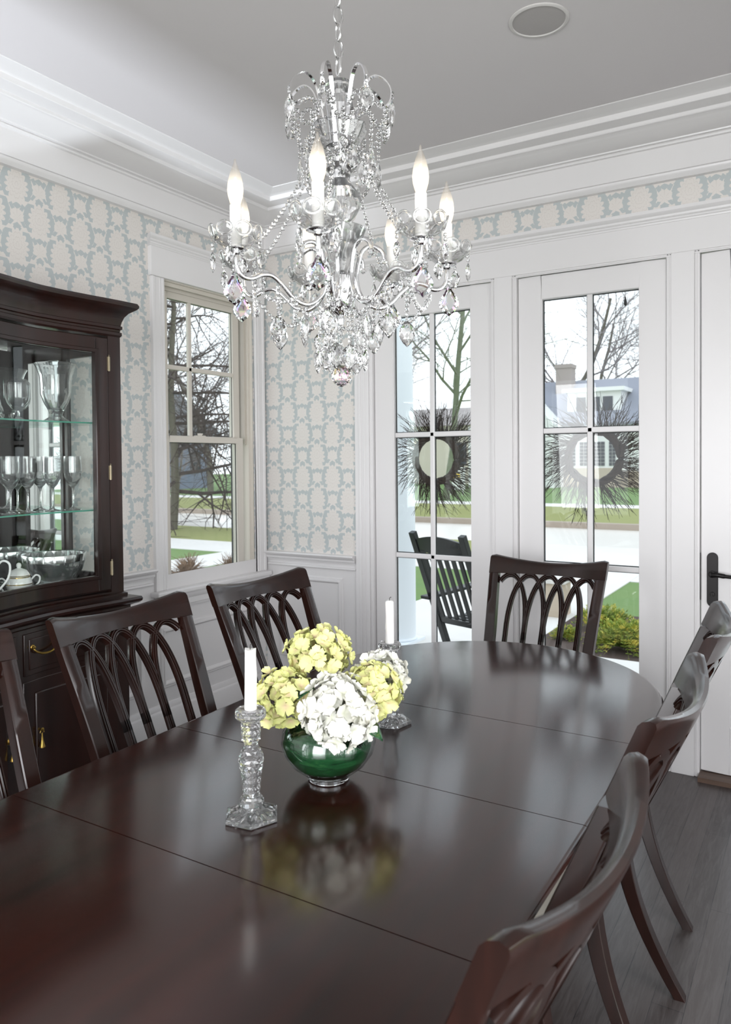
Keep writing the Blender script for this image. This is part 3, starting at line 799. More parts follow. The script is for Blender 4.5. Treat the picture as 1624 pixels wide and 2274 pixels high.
# base: drawers over doors with brass pulls
def bail(parent, y, z):
    m = MB(); X = fx(y)+.0475
    for s in (-1, 1):
        m.lathe([(0, 0), (.013, 0), (.011, .006), (.006, .009), (.006, .018), (0, .02)], 14, m=Matrix.Translation((fx(y+s*.052)+.016, y+s*.052, z)) @ Matrix.Rotation(RD(90), 4, 'Y'))
    pts = [(fx(y)+.034+.012*sin(pi*k/14), y+.052*cos(pi*k/14), z-.030*sin(pi*k/14)) for k in range(15)]
    m.tube(pts, [.0035+.0015*sin(pi*k/14) for k in range(15)], 8); return m.build('bail_handle', M['brass'], parent, smooth=45)
for (a, b) in ((CY0-.05, -1.995), (-2.03, -2.61), (-2.645, CY1+.05)):
    m = MB(); curved(m, a, b, .662, .828, -.01, .018, 12); curved(m, a-.022, b+.022, .684, .806, 0, .0215, 12)
    d = m.build('drawer', W_, CB, smooth=30, bevel=.003); yc = (a+b)/2
    bail(d, (a+b)/2-.10 if a < -1.6 else -1.905, .772)
    if a < -1.6: bail(d, (a+b)/2+.12, .772)
for i, (a, b) in enumerate(((CY0-.05, -2.00), (-2.03, -2.31), (-2.33, -2.61), (-2.64, CY1+.05))):
    m = MB(); curved(m, a, b, .115, .640, -.01, .016, 12); 
    d = m.build('cupboard_door', W_, CB, smooth=30, bevel=.003)
    m = MB(); curved(m, a-.055, b+.055, .170, .590, 0, .0235, 10); m.build('raised_panel', W_, d, smooth=30, bevel=.006)
    m = MB(); yy = b+.070 if i % 2 == 0 else a-.045; X = fx(yy)+.016
    m.lathe([(0, 0), (.013, 0), (.012, .004), (.005, .007), (.005, .02), (.008, .024), (0, .026)], 16, m=Matrix.Translation((X, yy, .44)) @ Matrix.Rotation(RD(90), 4, 'Y'))
    m.tube([(X+.022, yy+.008*cos(pi*k/8), .440-.012+.012*sin(pi*k/8)) for k in range(9)], .0022, 6)
    m.lathe([(.003, .428), (.004, .410), (.006, .392), (.0115, .374), (.0115, .370), (0, .369)], 12, (X+.022, yy, 0)); m.build('drop_pull', M['brass'], d, smooth=45)

# ------------------------------------------------------------------ crystal and china in the cabinet
def goblet(h, r, foot=.036, stem=.0035, bowl0=.45, flare=.9):
    p = [(0, 0), (foot, 0), (foot*.98, .002), (foot*.5, .005), (stem*1.6, .012), (stem, .02), (stem, h*bowl0*.8), (stem*2.2, h*bowl0*.95), (r*.55, h*bowl0*1.1), (r*.92, h*(bowl0+.16)), (r, h*(bowl0+.28)), (r*.98, h*.9), (r*flare, h),
         (r*flare-.0015, h), (r*.965, h*.9), (r*.96, h*(bowl0+.28)), (r*.88, h*(bowl0+.17)), (r*.5, h*bowl0*1.16), (0, h*bowl0*1.05)]
    return p
def glassware(name, prof, n, locs, group, cat, rmod=None, sm=30):
    m = MB(); m.lathe(prof, n, rmod=rmod); me = m.mesh(name, M['cutglass'], sm)
    for i, (x, y, z, lab) in enumerate(locs):
        o = bpy.data.objects.new(name, me); COL.objects.link(o); o.location = (x, y, z); tag(o, lab, cat, group)
S1, S2, S0 = 1.6725, 1.2925, .9505
glassware('wine_glass', goblet(.232, .037, .036, .0035, .44, .95), 24, [
 (.262, -1.655, S2, 'cut crystal wine glass nearest the hinge side on the middle shelf'),
 (.245, -1.745, S2, 'cut crystal wine glass second from the hinge side on the middle shelf'),
 (.150, -1.735, S2, 'cut crystal wine glass set behind the second one from the hinge'),
 (.250, -1.865, S2, 'cut crystal wine glass left of the gap on the middle shelf'),
 (.160, -1.850, S2, 'cut crystal wine glass behind the gap-side glass, close to the mirror'),
 (.285, -1.965, S2, 'large cut crystal wine glass in front, middle shelf above sugar bowl'),
 (.200, -1.985, S2, 'cut crystal wine glass half hidden behind the large front one'),
 (.300, -2.075, S2, 'cut crystal wine glass at the left picture edge on the middle shelf')], 'wine glasses on the middle glass shelf', 'wine glass', lambda a, z: 1+.02*cos(12*a))
glassware('brandy_snifter', goblet(.165, .048, .034, .004, .28, .70), 24, [
 (.255, -1.905, S1, 'round crystal snifter just left of the tall flared vase'),
 (.170, -1.845, S1, 'round crystal snifter behind the flared vase near the mirror'),
 (.280, -2.075, S1, 'round crystal snifter cut off at the left picture edge, top shelf')], 'snifters on the top glass shelf', 'glass', lambda a, z: 1+.02*cos(10*a))
m = MB(); m.lathe([(0, 0), (.052, 0), (.053, .006), (.045, .012), (.030, .022), (.026, .035), (.034, .055), (.050, .085), (.062, .12), (.062, .15), (.066, .20), (.078, .235), (.088, .252), (.086, .254), (.074, .236), (.060, .20), (.056, .15), (.056, .12), (.044, .088), (.025, .06), (0, .052)], 32, rmod=lambda a, z: 1+.02*cos(12*a)+(.02*cos(8*a) if z > .22 else 0))
o = m.build('flared_vase', M['cutglass'], smooth=30); o.location = (.205, -1.690, S1); tag(o, 'tall flared cut crystal vase on the top shelf of the cabinet', 'vase')
m = MB(); m.lathe([(0, 0), (.04, 0), (.04, .006), (.018, .02), (.02, .05), (.034, .09), (.038, .2), (.030, .255), (.036, .275), (.033, .275), (.027, .255), (.034, .2), (.03, .09), (0, .05)], 28, rmod=lambda a, z: 1+.03*cos(10*a))
o = m.build('decanter', M['cutglass'], smooth=30); o.location = (.190, -2.005, S1); tag(o, 'tall slim crystal decanter behind the snifters on the top shelf', 'decanter')
m = MB(); m.lathe([(0, 0), (.060, 0), (.064, .006), (.086, .035), (.116, .085), (.128, .125), (.131, .150), (.127, .150), (.122, .125), (.110, .087), (.080, .040), (0, .014)], 40, rmod=lambda a, z: 1+.018*cos(20*a)*(1 if z > .02 else 0))
o = m.build('punch_bowl', M['cutglass'], smooth=30); o.location = (.195, -1.705, S0); tag(o, 'large cut crystal bowl on the cabinet floor', 'bowl')
m = MB().lathe([(.1285, .122), (.133, .150), (.131, .154), (.127, .150), (.1255, .122)], 40, caps=False); m.build('silver_rim', M['silver'], o, smooth=40)
# porcelain sugar bowl with lid and two handles; creamer jug at the picture edge
sb = empty('sugar_bowl', (.270, -1.925, S0), RD(75), label='white porcelain sugar bowl with gilt bands and a lid', cat='sugar bowl')
MB().lathe([(0, 0), (.033, 0), (.036, .006), (.030, .012), (.040, .028), (.050, .052), (.050, .066), (.042, .084), (.038, .088), (.035, .086), (0, .08)], 32).build('body', M['porcelain'], sb, smooth=50)
l_ = MB().lathe([(.041, .0885), (.043, .092), (.040, .097), (.030, .112), (.012, .120), (.007, .122), (.010, .130), (.009, .138), (.004, .143), (0, .144)], 32).build('lid', M['porcelain'], sb, smooth=50)
for z, r in ((.0585, .0506), (.0855, .0415)):
    MB().lathe([(r-.002, z-.002), (r+.0008, z-.0018), (r+.0008, z+.0018), (r-.002, z+.002)], 32, caps=False).build('gilt_band', M['gold'], sb, smooth=40)
MB().lathe([(.0425, .0905), (.0436, .092), (.0425, .0935)], 32, caps=False).build('gilt_band', M['gold'], l_)
for s in (-1, 1):
    MB().tube(catmull([(s*.048, 0, .070), (s*.066, 0, .086), (s*.082, 0, .078), (s*.080, 0, .058), (s*.064, 0, .040), (s*.062, 0, .024), (s*.070, 0, .014)], 5), .0038, 8).build('handle', M['porcelain'], sb, smooth=60)
jg = empty('creamer_jug', (.285, -2.085, S0), RD(60), label='white porcelain jug with a tall looped handle at the left picture edge', cat='jug')
MB().lathe([(0, 0), (.034, 0), (.036, .006), (.028, .014), (.042, .040), (.052, .075), (.046, .105), (.036, .125), (.042, .148), (.040, .150), (.034, .126), (.044, .104), (.049, .076), (0, .02)], 32).build('body', M['porcelain'], jg, smooth=50)
MB().tube(catmull([(.040, 0, .135), (.066, 0, .165), (.092, 0, .150), (.088, 0, .100), (.060, 0, .060), (.046, 0, .045)], 6), .0045, 8).build('handle', M['porcelain'], jg, smooth=60)
MB().lathe([(.0525, .073), (.0535, .075), (.0525, .077)], 32, caps=False).build('gilt_band', M['gold'], jg)

# ------------------------------------------------------------------ candlesticks, candles, flowers on the table
def candlestick(x, y, rot, lab):
    c = empty('candlestick', (x, y, TZ), RD(rot), label=lab, cat='candlestick', group='cut crystal candlesticks')
    m = MB(); n = 6; R6 = .0600
    # hexagonal foot with star-cut top
    lv = [(R6*.94, 0), (R6, .002), (R6, .0085), (R6*.97, .0105)]
    vs = [(r*cos(pi/3*k), r*sin(pi/3*k), z) for r, z in lv for k in range(6)]
    fs = [(j*6+k, j*6+(k+1) % 6, (j+1)*6+(k+1) % 6, (j+1)*6+k) for j in range(3) for k in range(6)]+[(5, 4, 3, 2, 1, 0)]
    b0 = len(vs); NN = 24
    for r, z, w_ in ((R6*.80, .0125, .0018), (R6*.5, .019, .0022), (R6*.34, .026, .001)):
        for k in range(NN):
            a = 2*pi*k/NN; hexr = cos(pi/6)/cos(((a+pi/6) % (pi/3))-pi/6) if r > R6*.45 else 1
            vs.append((r*hexr*cos(a), r*hexr*sin(a), z+(w_ if k % 2 else -w_)))
    for k in range(6):
        q = 3*6+k; q2 = 3*6+(k+1) % 6
        for i in range(4): fs.append((q if i < 2 else q2, b0+(k*4+i) % NN, b0+(k*4+i+1) % NN))
        fs.append((q, b0+(k*4+2) % NN, q2))
    for j in range(2):
        for k in range(NN): fs.append((b0+j*NN+k, b0+j*NN+(k+1) % NN, b0+(j+1)*NN+(k+1) % NN, b0+(j+1)*NN+k))
    fs.append(tuple(b0+2*NN+k for k in range(NN)))
    fs.pop(18)                                       # open the underside: hollow star cut
    c0 = len(vs)
    for r, z, w_ in ((R6*.84, .001, .0), (R6*.45, .0075, .003), (R6*.12, .0095, .002)):
        for k in range(NN):
            a = 2*pi*k/NN; hexr = cos(pi/6)/cos(((a+pi/6) % (pi/3))-pi/6) if r > R6*.6 else 1
            vs.append((r*hexr*cos(a), r*hexr*sin(a), z+(w_ if k % 2 else -w_)))
    for k in range(6):
        q = k; q2 = (k+1) % 6
        for i in range(4): fs.append((q if i < 2 else q2, c0+(k*4+i+1) % NN, c0+(k*4+i) % NN))
        fs.append((q, q2, c0+(k*4+2) % NN))
    for j in range(2):
        for k in range(NN): fs.append((c0+j*NN+k, c0+(j+1)*NN+k, c0+(j+1)*NN+(k+1) % NN, c0+j*NN+(k+1) % NN))
    fs.append(tuple(c0+2*NN+k for k in range(NN))); m.add(vs, fs)
    m.build('foot', M['cutglass'], c)
    MB().lathe([(.0225, .0262), (.026, .029), (.026, .038), (.0225, .042), (.0205, .046)], 12, rmod=lambda a, z: 1).build('collar', M['cutglass'], c)
    m = MB(); prof = []
    for (r, z) in ((.0165, .0465), (.0185, .062), (.0195, .075), (.0215, .092), (.0245, .108), (.0262, .120), (.0255, .131), (.020, .142), (.0145, .149), (.0150, .156), (.0195, .163), (.0205, .178), (.0208, .193), (.0195, .2005)): prof.append((r, z))
    P2 = []
    for (r0, z0), (r1, z1) in zip(prof, prof[1:]): P2 += [(r0, z0), ((r0+r1)/2, (z0+z1)/2)]
    P2.append(prof[-1]); N2 = 16; vs = []
    for j, (r, z) in enumerate(P2):
        for k in range(N2):
            a = 2*pi*(k+.5*(j % 2))/N2; vs.append((r*(.97 if j % 2 else 1.02)*cos(a), r*(.97 if j % 2 else 1.02)*sin(a), z))
    fs = []
    for j in range(len(P2)-1):
        for k in range(N2):
            k2 = (k+1) % N2
            if j % 2 == 0: fs += [(j*N2+k, j*N2+k2, (j+1)*N2+k), (j*N2+k2, (j+1)*N2+k2, (j+1)*N2+k)]
            else: fs += [(j*N2+k, j*N2+k2, (j+1)*N2+k2), (j*N2+k, (j+1)*N2+k2, (j+1)*N2+k)]
    fs += [tuple(range(N2))[::-1], tuple((len(P2)-1)*N2+k for k in range(N2))]
    m.add(vs, fs); m.build('stem', M['cutglass'], c)
    MB().lathe([(.0195, .2010), (.024, .2035), (.030, .208), (.0315, .213), (.0315, .222), (.0285, .226), (.0150, .2255), (.0140, .215), (.0, .2145)], 36, rmod=lambda a, z: 1+(.018*cos(18*a) if .206 < z < .224 else 0)).build('cup', M['cutglass'], c)
    return c
def candle(x, y, h, seed, lab):
    c = empty('candle', (x, y, TZ+.2155), label=lab, cat='candle', group='white taper candles')
    rnd = random.Random(seed)
    m = MB(); NA, NZ = 20, 26; ph = rnd.random()*6
    vs = []
    for j in range(NZ+1):
        z = h*j/NZ; r = lerp(.0128, .0112, j/NZ)
        for k in range(NA):
            a = 2*pi*k/NA; drip = .0012*max(0, cos(a-ph))**6*(.5+.5*sin(z*90+ph))*(1 if z > h*.35 else 0)
            vs.append((cos(a)*(r+drip)+.0012*sin(j/NZ*2), sin(a)*(r+drip), z+(.002*sin(a*2+ph) if j == NZ else 0)))
    m.add(vs, [(j*NA+k, j*NA+(k+1) % NA, (j+1)*NA+(k+1) % NA, (j+1)*NA+k) for j in range(NZ) for k in range(NA)]+[tuple(range(NA))[::-1], tuple(NZ*NA+k for k in range(NA))])
    m.build('wax_taper', M['wax'], c, smooth=60)
    m = MB(); m.tube(catmull([(.001, 0, h-.001), (.001, .0, h+.006), (.003, 0, h+.010), (.006, .001, h+.0105)], 4), .0008, 6); m.build('wick', M['wick'], c)
    return c
candlestick(2.050, -2.605, 8, 'cut crystal candlestick standing nearer the camera, left of the flower vase')
candlestick(2.020, -1.971, 20, 'cut crystal candlestick farther down the table, partly behind the flowers')
candle(2.050, -2.605, .134, 1, 'white taper candle in the nearer candlestick left of the flowers')
candle(2.020, -1.971, .127, 5, 'white taper candle in the farther candlestick behind the flowers')

VX, VY = 2.079, -2.365
va = empty('glass_vase', (VX, VY, TZ), label='squat round clear glass vase lined with a dark green leaf', cat='vase')
RV = [(.048, .012), (.060, .018), (.085, .037), (.103, .062), (.110, .087), (.1065, .108), (.094, .128), (.082, .139)]
MB().lathe(RV+[(r-.002, z) for r, z in reversed(RV[1:])], 48, caps=False).build('bowl', M['vase_glass'], va, smooth=60)
MB().lathe([(.0, .0005), (.046, .0005), (.0475, .003), (.0475, .011), (.046, .0135), (0, .0135)], 48).build('foot', M['crystal'], va, smooth=30)['label'] = 'thick clear glass foot'
# leaf lining: overlapping broad leaves curled inside the bowl
t = NT('dark_green_leaf'); o_ = t.obj(); a_ = t.noise(o_, 20, 4, .6, .5, (1, 1, 5)); cc = t.ramp(a_.outputs[0], [(.3, lin(12, 44, 24)), (.6, lin(30, 78, 44)), (.8, lin(66, 108, 62))])
t.bsdf(Base_Color=cc, Roughness=.22, Coat_Weight=.3); M['leaf'] = t.m
def liner(a0, a1, dr, zt, k):
    m = MB(); NA, NZ = 26, 12; vs = []
    for i in range(NA+1):
        a = lerp(a0, a1, i/NA); e = sin(pi*i/NA)
        for j in range(NZ+1):
            q = j/NZ; z = lerp(.028+.012*(1-e), zt*(.55+.45*e), q)
            r = interp([(z_, r_) for r_, z_ in RV], z)-.006-dr-.002*sin(6*a+k)*q
            vs.append((r*cos(a), r*sin(a), z))
    fs = [(i*(NZ+1)+j, (i+1)*(NZ+1)+j, (i+1)*(NZ+1)+j+1, i*(NZ+1)+j+1) for i in range(NA) for j in range(NZ)]
    m.add(vs, fs); o = m.build('leaf_lining', M['leaf'], va, smooth=80)
    md = o.modifiers.new('thick', 'SOLIDIFY'); md.thickness = .0012; return o
for k, (a0, span, dr) in enumerate(((200, 170, .0), (330, 170, .003), (90, 180, .0015))): liner(RD(a0), RD(a0+span), dr, .130, k)

def petal_mat(name, base, mid, edge):
    t = NT(name); at = t.node('ShaderNodeAttribute'); at.attribute_name = 'tint'
    sp_ = t.node('ShaderNodeSeparateColor'); t.l.new(at.outputs['Color'], sp_.inputs[0])
    c = t.mix(sp_.outputs[0], mid, base); c = t.mix(sp_.outputs[1], c, edge)
    n = t.bsdf(Base_Color=c, Roughness=.7, Subsurface_Weight=.0)
    return t.m
M['pet_g'] = petal_mat('green_hydrangea_petals', lin(220, 219, 156), lin(208, 182, 150), lin(194, 201, 116))
M['pet_w'] = petal_mat('white_hydrangea_petals', lin(224, 224, 217), lin(208, 210, 190), lin(216, 213, 198))
M['stalk'] = plain('flower_stalk', lin(74, 96, 44), .6)
cam_d = V((.565, -.825, 0)); scr = V((.854, .520, 0))
def hydrangea(kind, off, rr, nfl, lab, seed, squash=(1, 1, 1)):
    rnd = random.Random(seed)
    c = V((VX, VY, TZ+.13))
    root = empty('hydrangea', c, label=lab, cat='flower', group='hydrangeas in the vase')
    ctr = off
    m = MB(); tint = []
    gold = pi*(3-5**.5)
    for i in range(nfl):
        z = 1-1.72*(i+.5)/nfl; r = math.sqrt(max(0, 1-z*z)); a = i*gold+rnd.random()*.5
        d = V((r*cos(a), r*sin(a), z)).normalized()
        p0 = V((d.x*squash[0], d.y*squash[1], d.z*squash[2]))*rr*(.74+.34*rnd.random())
        up_ = (d+V((rnd.uniform(-.35, .35), rnd.uniform(-.35, .35), rnd.uniform(-.2, .35)))).normalized()
        ex = up_.orthogonal().normalized(); ex = Matrix.Rotation(rnd.random()*6.28, 3, up_) @ ex; ey = up_.cross(ex)
        size = rr*(.31+.09*rnd.random()); shade = rnd.random()
        for pz in range(4):
            aa = pz*pi/2+rnd.uniform(-.15, .15); A = ex*cos(aa)+ey*sin(aa); B = up_.cross(A)
            b = len(m.v); NU, NV = 5, 6; tilt = rnd.uniform(.25, .6); curl = rnd.uniform(-.5, .15)
            vs = []
            for iu in range(NU+1):
                q = iu/NU
                wv = .66*(q**.62)*math.sqrt(max(0, 1-max(0, q-.55)**2/.205))+.02
                for iv in range(NV+1):
                    s = iv/NV*2-1
                    ruf = .055*sin(iv*1.9+pz*2+i)*q*q
                    h = tilt*q+.20*s*s*q+ruf+curl*q*q*.7
                    qq = q*(1-.14*s*s*q)
                    vs.append(p0+ctr+(A*qq+B*s*wv)*size+up_*h*size*.8); tint.append((min(1, q*1.7), shade*.8*q, 0, 1))
            m.add(vs, [(iu*(NV+1)+iv, (iu+1)*(NV+1)+iv, (iu+1)*(NV+1)+iv+1, iu*(NV+1)+iv+1) for iu in range(NU) for iv in range(NV)])
    me = bpy.data.meshes.new('petals'); me.from_pydata([tuple(p) for p in m.v], [], m.f)
    at = me.color_attributes.new('tint', 'FLOAT_COLOR', 'POINT')
    at.data.foreach_set('color', [x for q in tint for x in q]); me.materials.append(M['pet_g'] if kind == 'g' else M['pet_w']); me.shade_smooth()
    o = bpy.data.objects.new('petals', me); COL.objects.link(o); o.parent = root
    base = V((ctr.x*.12, ctr.y*.12, -.085))
    st = MB(); st.tube(catmull([base, V((ctr.x*.35, ctr.y*.35, -.02)), ctr*.8, ctr], 5), .0028, 6)
    for k in range(10):
        a = k*2.4; st.tube([ctr*.85, ctr+V((cos(a)*.5, sin(a)*.5, .5-.08*k)).normalized()*rr*.7], .0012, 5)
    st.build('stalk', M['stalk'], root)
    return root
hydrangea('g', scr*-.022-cam_d*.045+V((0, 0, .150)), .062, 56, 'topmost green-yellow hydrangea head, standing highest in the vase', 11, (1.15, 1.1, .9))
hydrangea('g', scr*-.100+cam_d*.015+V((0, 0, .058)), .064, 60, 'green-yellow hydrangea head drooping over the left side of the vase', 12)
hydrangea('w', scr*.022+cam_d*.070+V((0, 0, .046)), .074, 74, 'white hydrangea head in front at the middle of the vase', 13)
hydrangea('g', scr*.103+cam_d*.020+V((0, 0, .078)), .060, 54, 'green-yellow hydrangea head on the right side of the vase', 14)
hydrangea('w', scr*.128-cam_d*.060+V((0, 0, .085)), .060, 54, 'white hydrangea head half hidden behind the right green one', 15)
def flower_leaf(off, az, L, lab):
    o = empty('hydrangea_leaf', (VX, VY, TZ+.135), label=lab, cat='leaf', group='leaves between the hydrangeas')
    m = MB(); vs = []; N = 8
    d = V((cos(az), sin(az), .25)); s_ = V((-sin(az), cos(az), 0))
    for i in range(N+1):
        q = i/N; w_ = L*.36*sin(pi*min(1, q**.75*.97+.015)); c = off+d*L*q+V((0, 0, -.5*L*q*q))
        for k in (-1, -.5, 0, .5, 1): vs.append(c+s_*w_*k+V((0, 0, .18*abs(k)*w_)))
    m.add(vs, [(i*5+k, (i+1)*5+k, (i+1)*5+k+1, i*5+k+1) for i in range(N) for k in range(4)])
    b = m.build('blade', M['leaf'], o, smooth=80); md = b.modifiers.new('thick', 'SOLIDIFY'); md.thickness = .0008
    MB().tube([V((off.x*.2, off.y*.2, -.06)), off*.6, off], .0016, 5).build('stalk', M['stalk'], o)
flower_leaf(scr*.055+cam_d*.055+V((0, 0, .012)), math.atan2(scr.y*.7+cam_d.y*.6, scr.x*.7+cam_d.x*.6), .085, 'dark green leaf hanging between the white head and the right green one')
flower_leaf(scr*-.035+cam_d*.015+V((0, 0, .085)), math.atan2(-scr.y*.6+cam_d.y, -scr.x*.6+cam_d.x), .06, 'dark green leaf under the topmost hydrangea head')
# ------------------------------------------------------------------ chandelier
CX, CYc, CZ = 2.128, -2.37, 1.66
CH = empty('chandelier', (CX, CYc, CZ), label='crystal chandelier with seven candle lights hanging over the table', cat='chandelier')
def Zc(z): return z-CZ
th0 = math.atan2(-3.8022-CYc, 3.062-CX)          # azimuth of the side seen first
def almond(h, w, d, n=10, rings=7, pw=.62):
    """faceted drop, hung from its top (z=0)"""
    m = MB(); vs = []
    prof = []
    for i in range(rings+1):
        q = i/rings; r = sin(pi*(q**pw if q < 1 else 1)*.985+.0)
        r = max(.0, sin(pi*min(1, q**.78)))**.9*(.55+.45*q)
        prof.append((r, -h*q))
    mx_ = max(p[0] for p in prof); 
    for i, (r, z) in enumerate(prof):
        if i in (0, rings): vs.append((0, 0, z)); continue
        for k in range(n):
            a = 2*pi*(k+.5*(i % 2))/n; vs.append((w/2*r/mx_*cos(a), d/2*r/mx_*sin(a), z))
    fs = []; idx = lambda i, k: 1+(i-1)*n+k % n
    for k in range(n): fs.append((0, idx(1, k), idx(1, k+1))); fs.append((len(vs)-1, idx(rings-1, k+1), idx(rings-1, k)))
    for i in range(1, rings-1):
        for k in range(n):
            if i % 2: fs += [(idx(i, k), idx(i+1, k), idx(i+1, k+1)), (idx(i, k), idx(i+1, k+1), idx(i, k+1))]
            else: fs += [(idx(i, k), idx(i+1, k), idx(i, k+1)), (idx(i, k+1), idx(i+1, k), idx(i+1, k+1))]
    m.add(vs, fs); return m
def leafdrop(h, w, d):
    """French pendant: scalloped outline, flat table facet"""
    out = [(0, 0), (.10, -.05), (.16, -.16), (.30, -.30), (.44, -.44), (.50, -.58), (.46, -.70), (.36, -.76), (.28, -.86), (.12, -.92), (0, -1)]
    pts = [(x*w, z*h) for x, z in out]+[(-x*w, z*h) for x, z in reversed(out[1:-1])]
    n = len(pts); c = (0, -.56*h)
    m = MB(); vs = [(x, 0, z) for x, z in pts]
    for s in (1, -1):
        for x, z in pts: vs.append(((x-c[0])*.62+c[0], s*d/2, (z-c[1])*.62+c[1]))
    fs = []
    for s in (0, 1):
        b = n*(1+s); fs += [(k, (k+1) % n, b+(k+1) % n, b+k) for k in range(n)]; fs.append(tuple(b+k for k in range(n)))
    m.add(vs, fs); return m
def bead_into(m, c, r, n=6):
    b = len(m.v); vs = [V((0, 0, r)), V((0, 0, -r))]
    for z, rr, o in ((.55, .84, 0), (-.55, .84, .5)):
        for k in range(n):
            a = 2*pi*(k+o)/n; vs.append(V((rr*r*cos(a), rr*r*sin(a), z*r)))
    vs = [v+V(c) for v in vs]; fs = []
    for k in range(n):
        k2 = (k+1) % n
        fs += [(0, 2+k, 2+k2), (1, 2+n+k2, 2+n+k), (2+k, 2+n+k, 2+k2), (2+k2, 2+n+k, 2+n+k2)]
    m.add(vs, fs)
def strand(a, b, sag, n, r, name='bead_strand', parent=None):
    a = V(a); b = V(b); m = MB()
    for i in range(n):
        q = (i+.5)/n; p = a.lerp(b, q); p.z -= sag*4*q*(1-q)
        bead_into(m, p, r*(1+.18*sin(i*2.1)))
    return m.build(name, M['crystal'], parent or CH)
me_al = almond(.060, .037, .018).mesh('pendant', M['crystal']); me_as = almond(.044, .024, .015, 8, 6).mesh('pendant', M['crystal'])
me_leaf = leafdrop(.070, .046, .014).mesh('pendant', M['prism']); me_mq = almond(.046, .016, .012, 8, 6).mesh('pendant', M['crystal'])
me_spear = almond(.062, .020, .014, 8, 6).mesh('pendant', M['crystal'])
mb_ = MB(); 
for i_ in range(2): bead_into(mb_, (0, 0, -.004-.0085*i_), .0045)
me_hook = mb_.mesh('connector_bead', M['crystal'])
def hang(me, p, yaw, beads=True, tilt=0.0):
    p = V(p)
    o = inst('pendant', me, CH, p-V((0, 0, .017 if beads else 0)), (tilt, 0, yaw))
    if beads: inst('connector_bead', me_hook, o, (0, 0, .017))
    return o
# chain up to the ceiling
L_ = .046; z = 2.352; k = 0
canopy = MB().lathe([(.0, ZC-CZ-.05), (.012, ZC-CZ-.05), (.03, ZC-CZ-.035), (.058, ZC-CZ-.012), (.062, ZC-CZ)], 28).build('ceiling_canopy', M['chrome'], CH, smooth=50)
while z < ZC-.06:
    pts = []
    for i in range(16):
        a = 2*pi*i/16; x = .0105*cos(a); zz = (L_/2-.003)*sin(a)
        pts.append((x, 0, zz) if k % 2 == 0 else (0, x, zz))
    MB().tube([V(p) for p in pts], .0026, 6, closed=True).build('chain_link', M['silver'], CH, smooth=60, loc=(0, 0, Zc(z)+L_/2), rot=(0, 0, th0+.5)); z += L_-.0085; k += 1
MB().tube(catmull([(0, 0, Zc(2.33)), (.004, .002, Zc(2.5)), (-.003, .001, Zc(2.7)), (0, 0, Zc(2.97))], 8), .0022, 6).build('power_cord', M['silver'], CH, smooth=60)
# glass baluster column and metal core
MB().tube([(0, 0, Zc(1.80)), (0, 0, Zc(2.345))], .0065, 10).build('core_rod', M['chrome'], CH, smooth=60)
def gl(name, prof, n, rm=None): return MB().lathe([(r, Zc(z)) for r, z in prof], n, rmod=rm).build(name, M['cutglass'], CH, smooth=22)
gl('glass_column', [(.008, 2.255), (.022, 2.262), (.028, 2.285), (.024, 2.305), (.034, 2.322), (.030, 2.336), (.008, 2.342)], 12)
gl('glass_bowl', [(.009, 2.186), (.030, 2.192), (.048, 2.206), (.058, 2.226), (.062, 2.238), (.058, 2.238), (.046, 2.212), (.028, 2.199), (.009, 2.196)], 28, lambda a, z: 1+.06*cos(7*a)*(1 if z > Zc(2.2) else .3))
gl('glass_column', [(.008, 2.02), (.020, 2.022), (.034, 2.040), (.046, 2.066), (.045, 2.088), (.030, 2.108), (.021, 2.122), (.024, 2.138), (.036, 2.152), (.030, 2.168), (.008, 2.174)], 14, lambda a, z: 1+.05*cos(14*a))
gl('glass_column', [(.008, 1.915), (.016, 1.918), (.024, 1.935), (.030, 1.962), (.048, 1.990), (.056, 2.012), (.050, 2.016), (.008, 2.018)], 14, lambda a, z: 1+.05*cos(14*a))
MB().lathe([(0, Zc(1.800)), (.006, Zc(1.802)), (.009, Zc(1.812)), (.006, Zc(1.820)), (.014, Zc(1.826)), (.030, Zc(1.840)), (.034, Zc(1.862)), (.034, Zc(1.905)), (.026, Zc(1.912)), (.012, Zc(1.916))], 24).build('hub', M['chrome'], CH, smooth=45)
# seven arms
RA = .243; ZB = 1.938
arms = []
AP = [(.100, 1.948), (.096, 1.962), (.082, 1.974), (.064, 1.976), (.048, 1.962), (.040, 1.935), (.036, 1.905), (.042, 1.872), (.060, 1.848), (.085, 1.838), (.112, 1.848), (.138, 1.874), (.162, 1.892), (.186, 1.892), (.208, 1.882), (.228, 1.884), (.240, 1.900), (.243, ZB-.006)]
ap = catmull([(r, 0, Zc(z)) for r, z in AP], 4); me_arm = None
def bobeche():
    m = MB(); n = 48; prof = [(.010, 0), (.022, .001), (.032, .006), (.040, .014), (.0465, .025), (.050, .036), (.0515, .040), (.0485, .0395), (.044, .028), (.037, .017), (.029, .010), (.010, .005)]
    def rm(a, z): return 1+.05*cos(8*a)*min(1, z/.02)
    vs = []
    for r, z in prof:
        for k in range(n):
            a = 2*pi*k/n; s = (.5+.5*cos(8*a)); rr = r*rm(a, z); zz = z-(.014*(1-s)**1.2 if z > .02 else 0)*min(1, (z-.0)/.036)
            vs.append((rr*cos(a), rr*sin(a), zz))
    L = len(prof); m.add(vs, [(i*n+k, i*n+(k+1) % n, (i+1)*n+(k+1) % n, (i+1)*n+k) for i in range(L-1) for k in range(n)]+[((L-1)*n+k, (L-1)*n+(k+1) % n, (k+1) % n, k) for k in range(n)])
    return m.mesh('bobeche', M['bobeche'], 60)
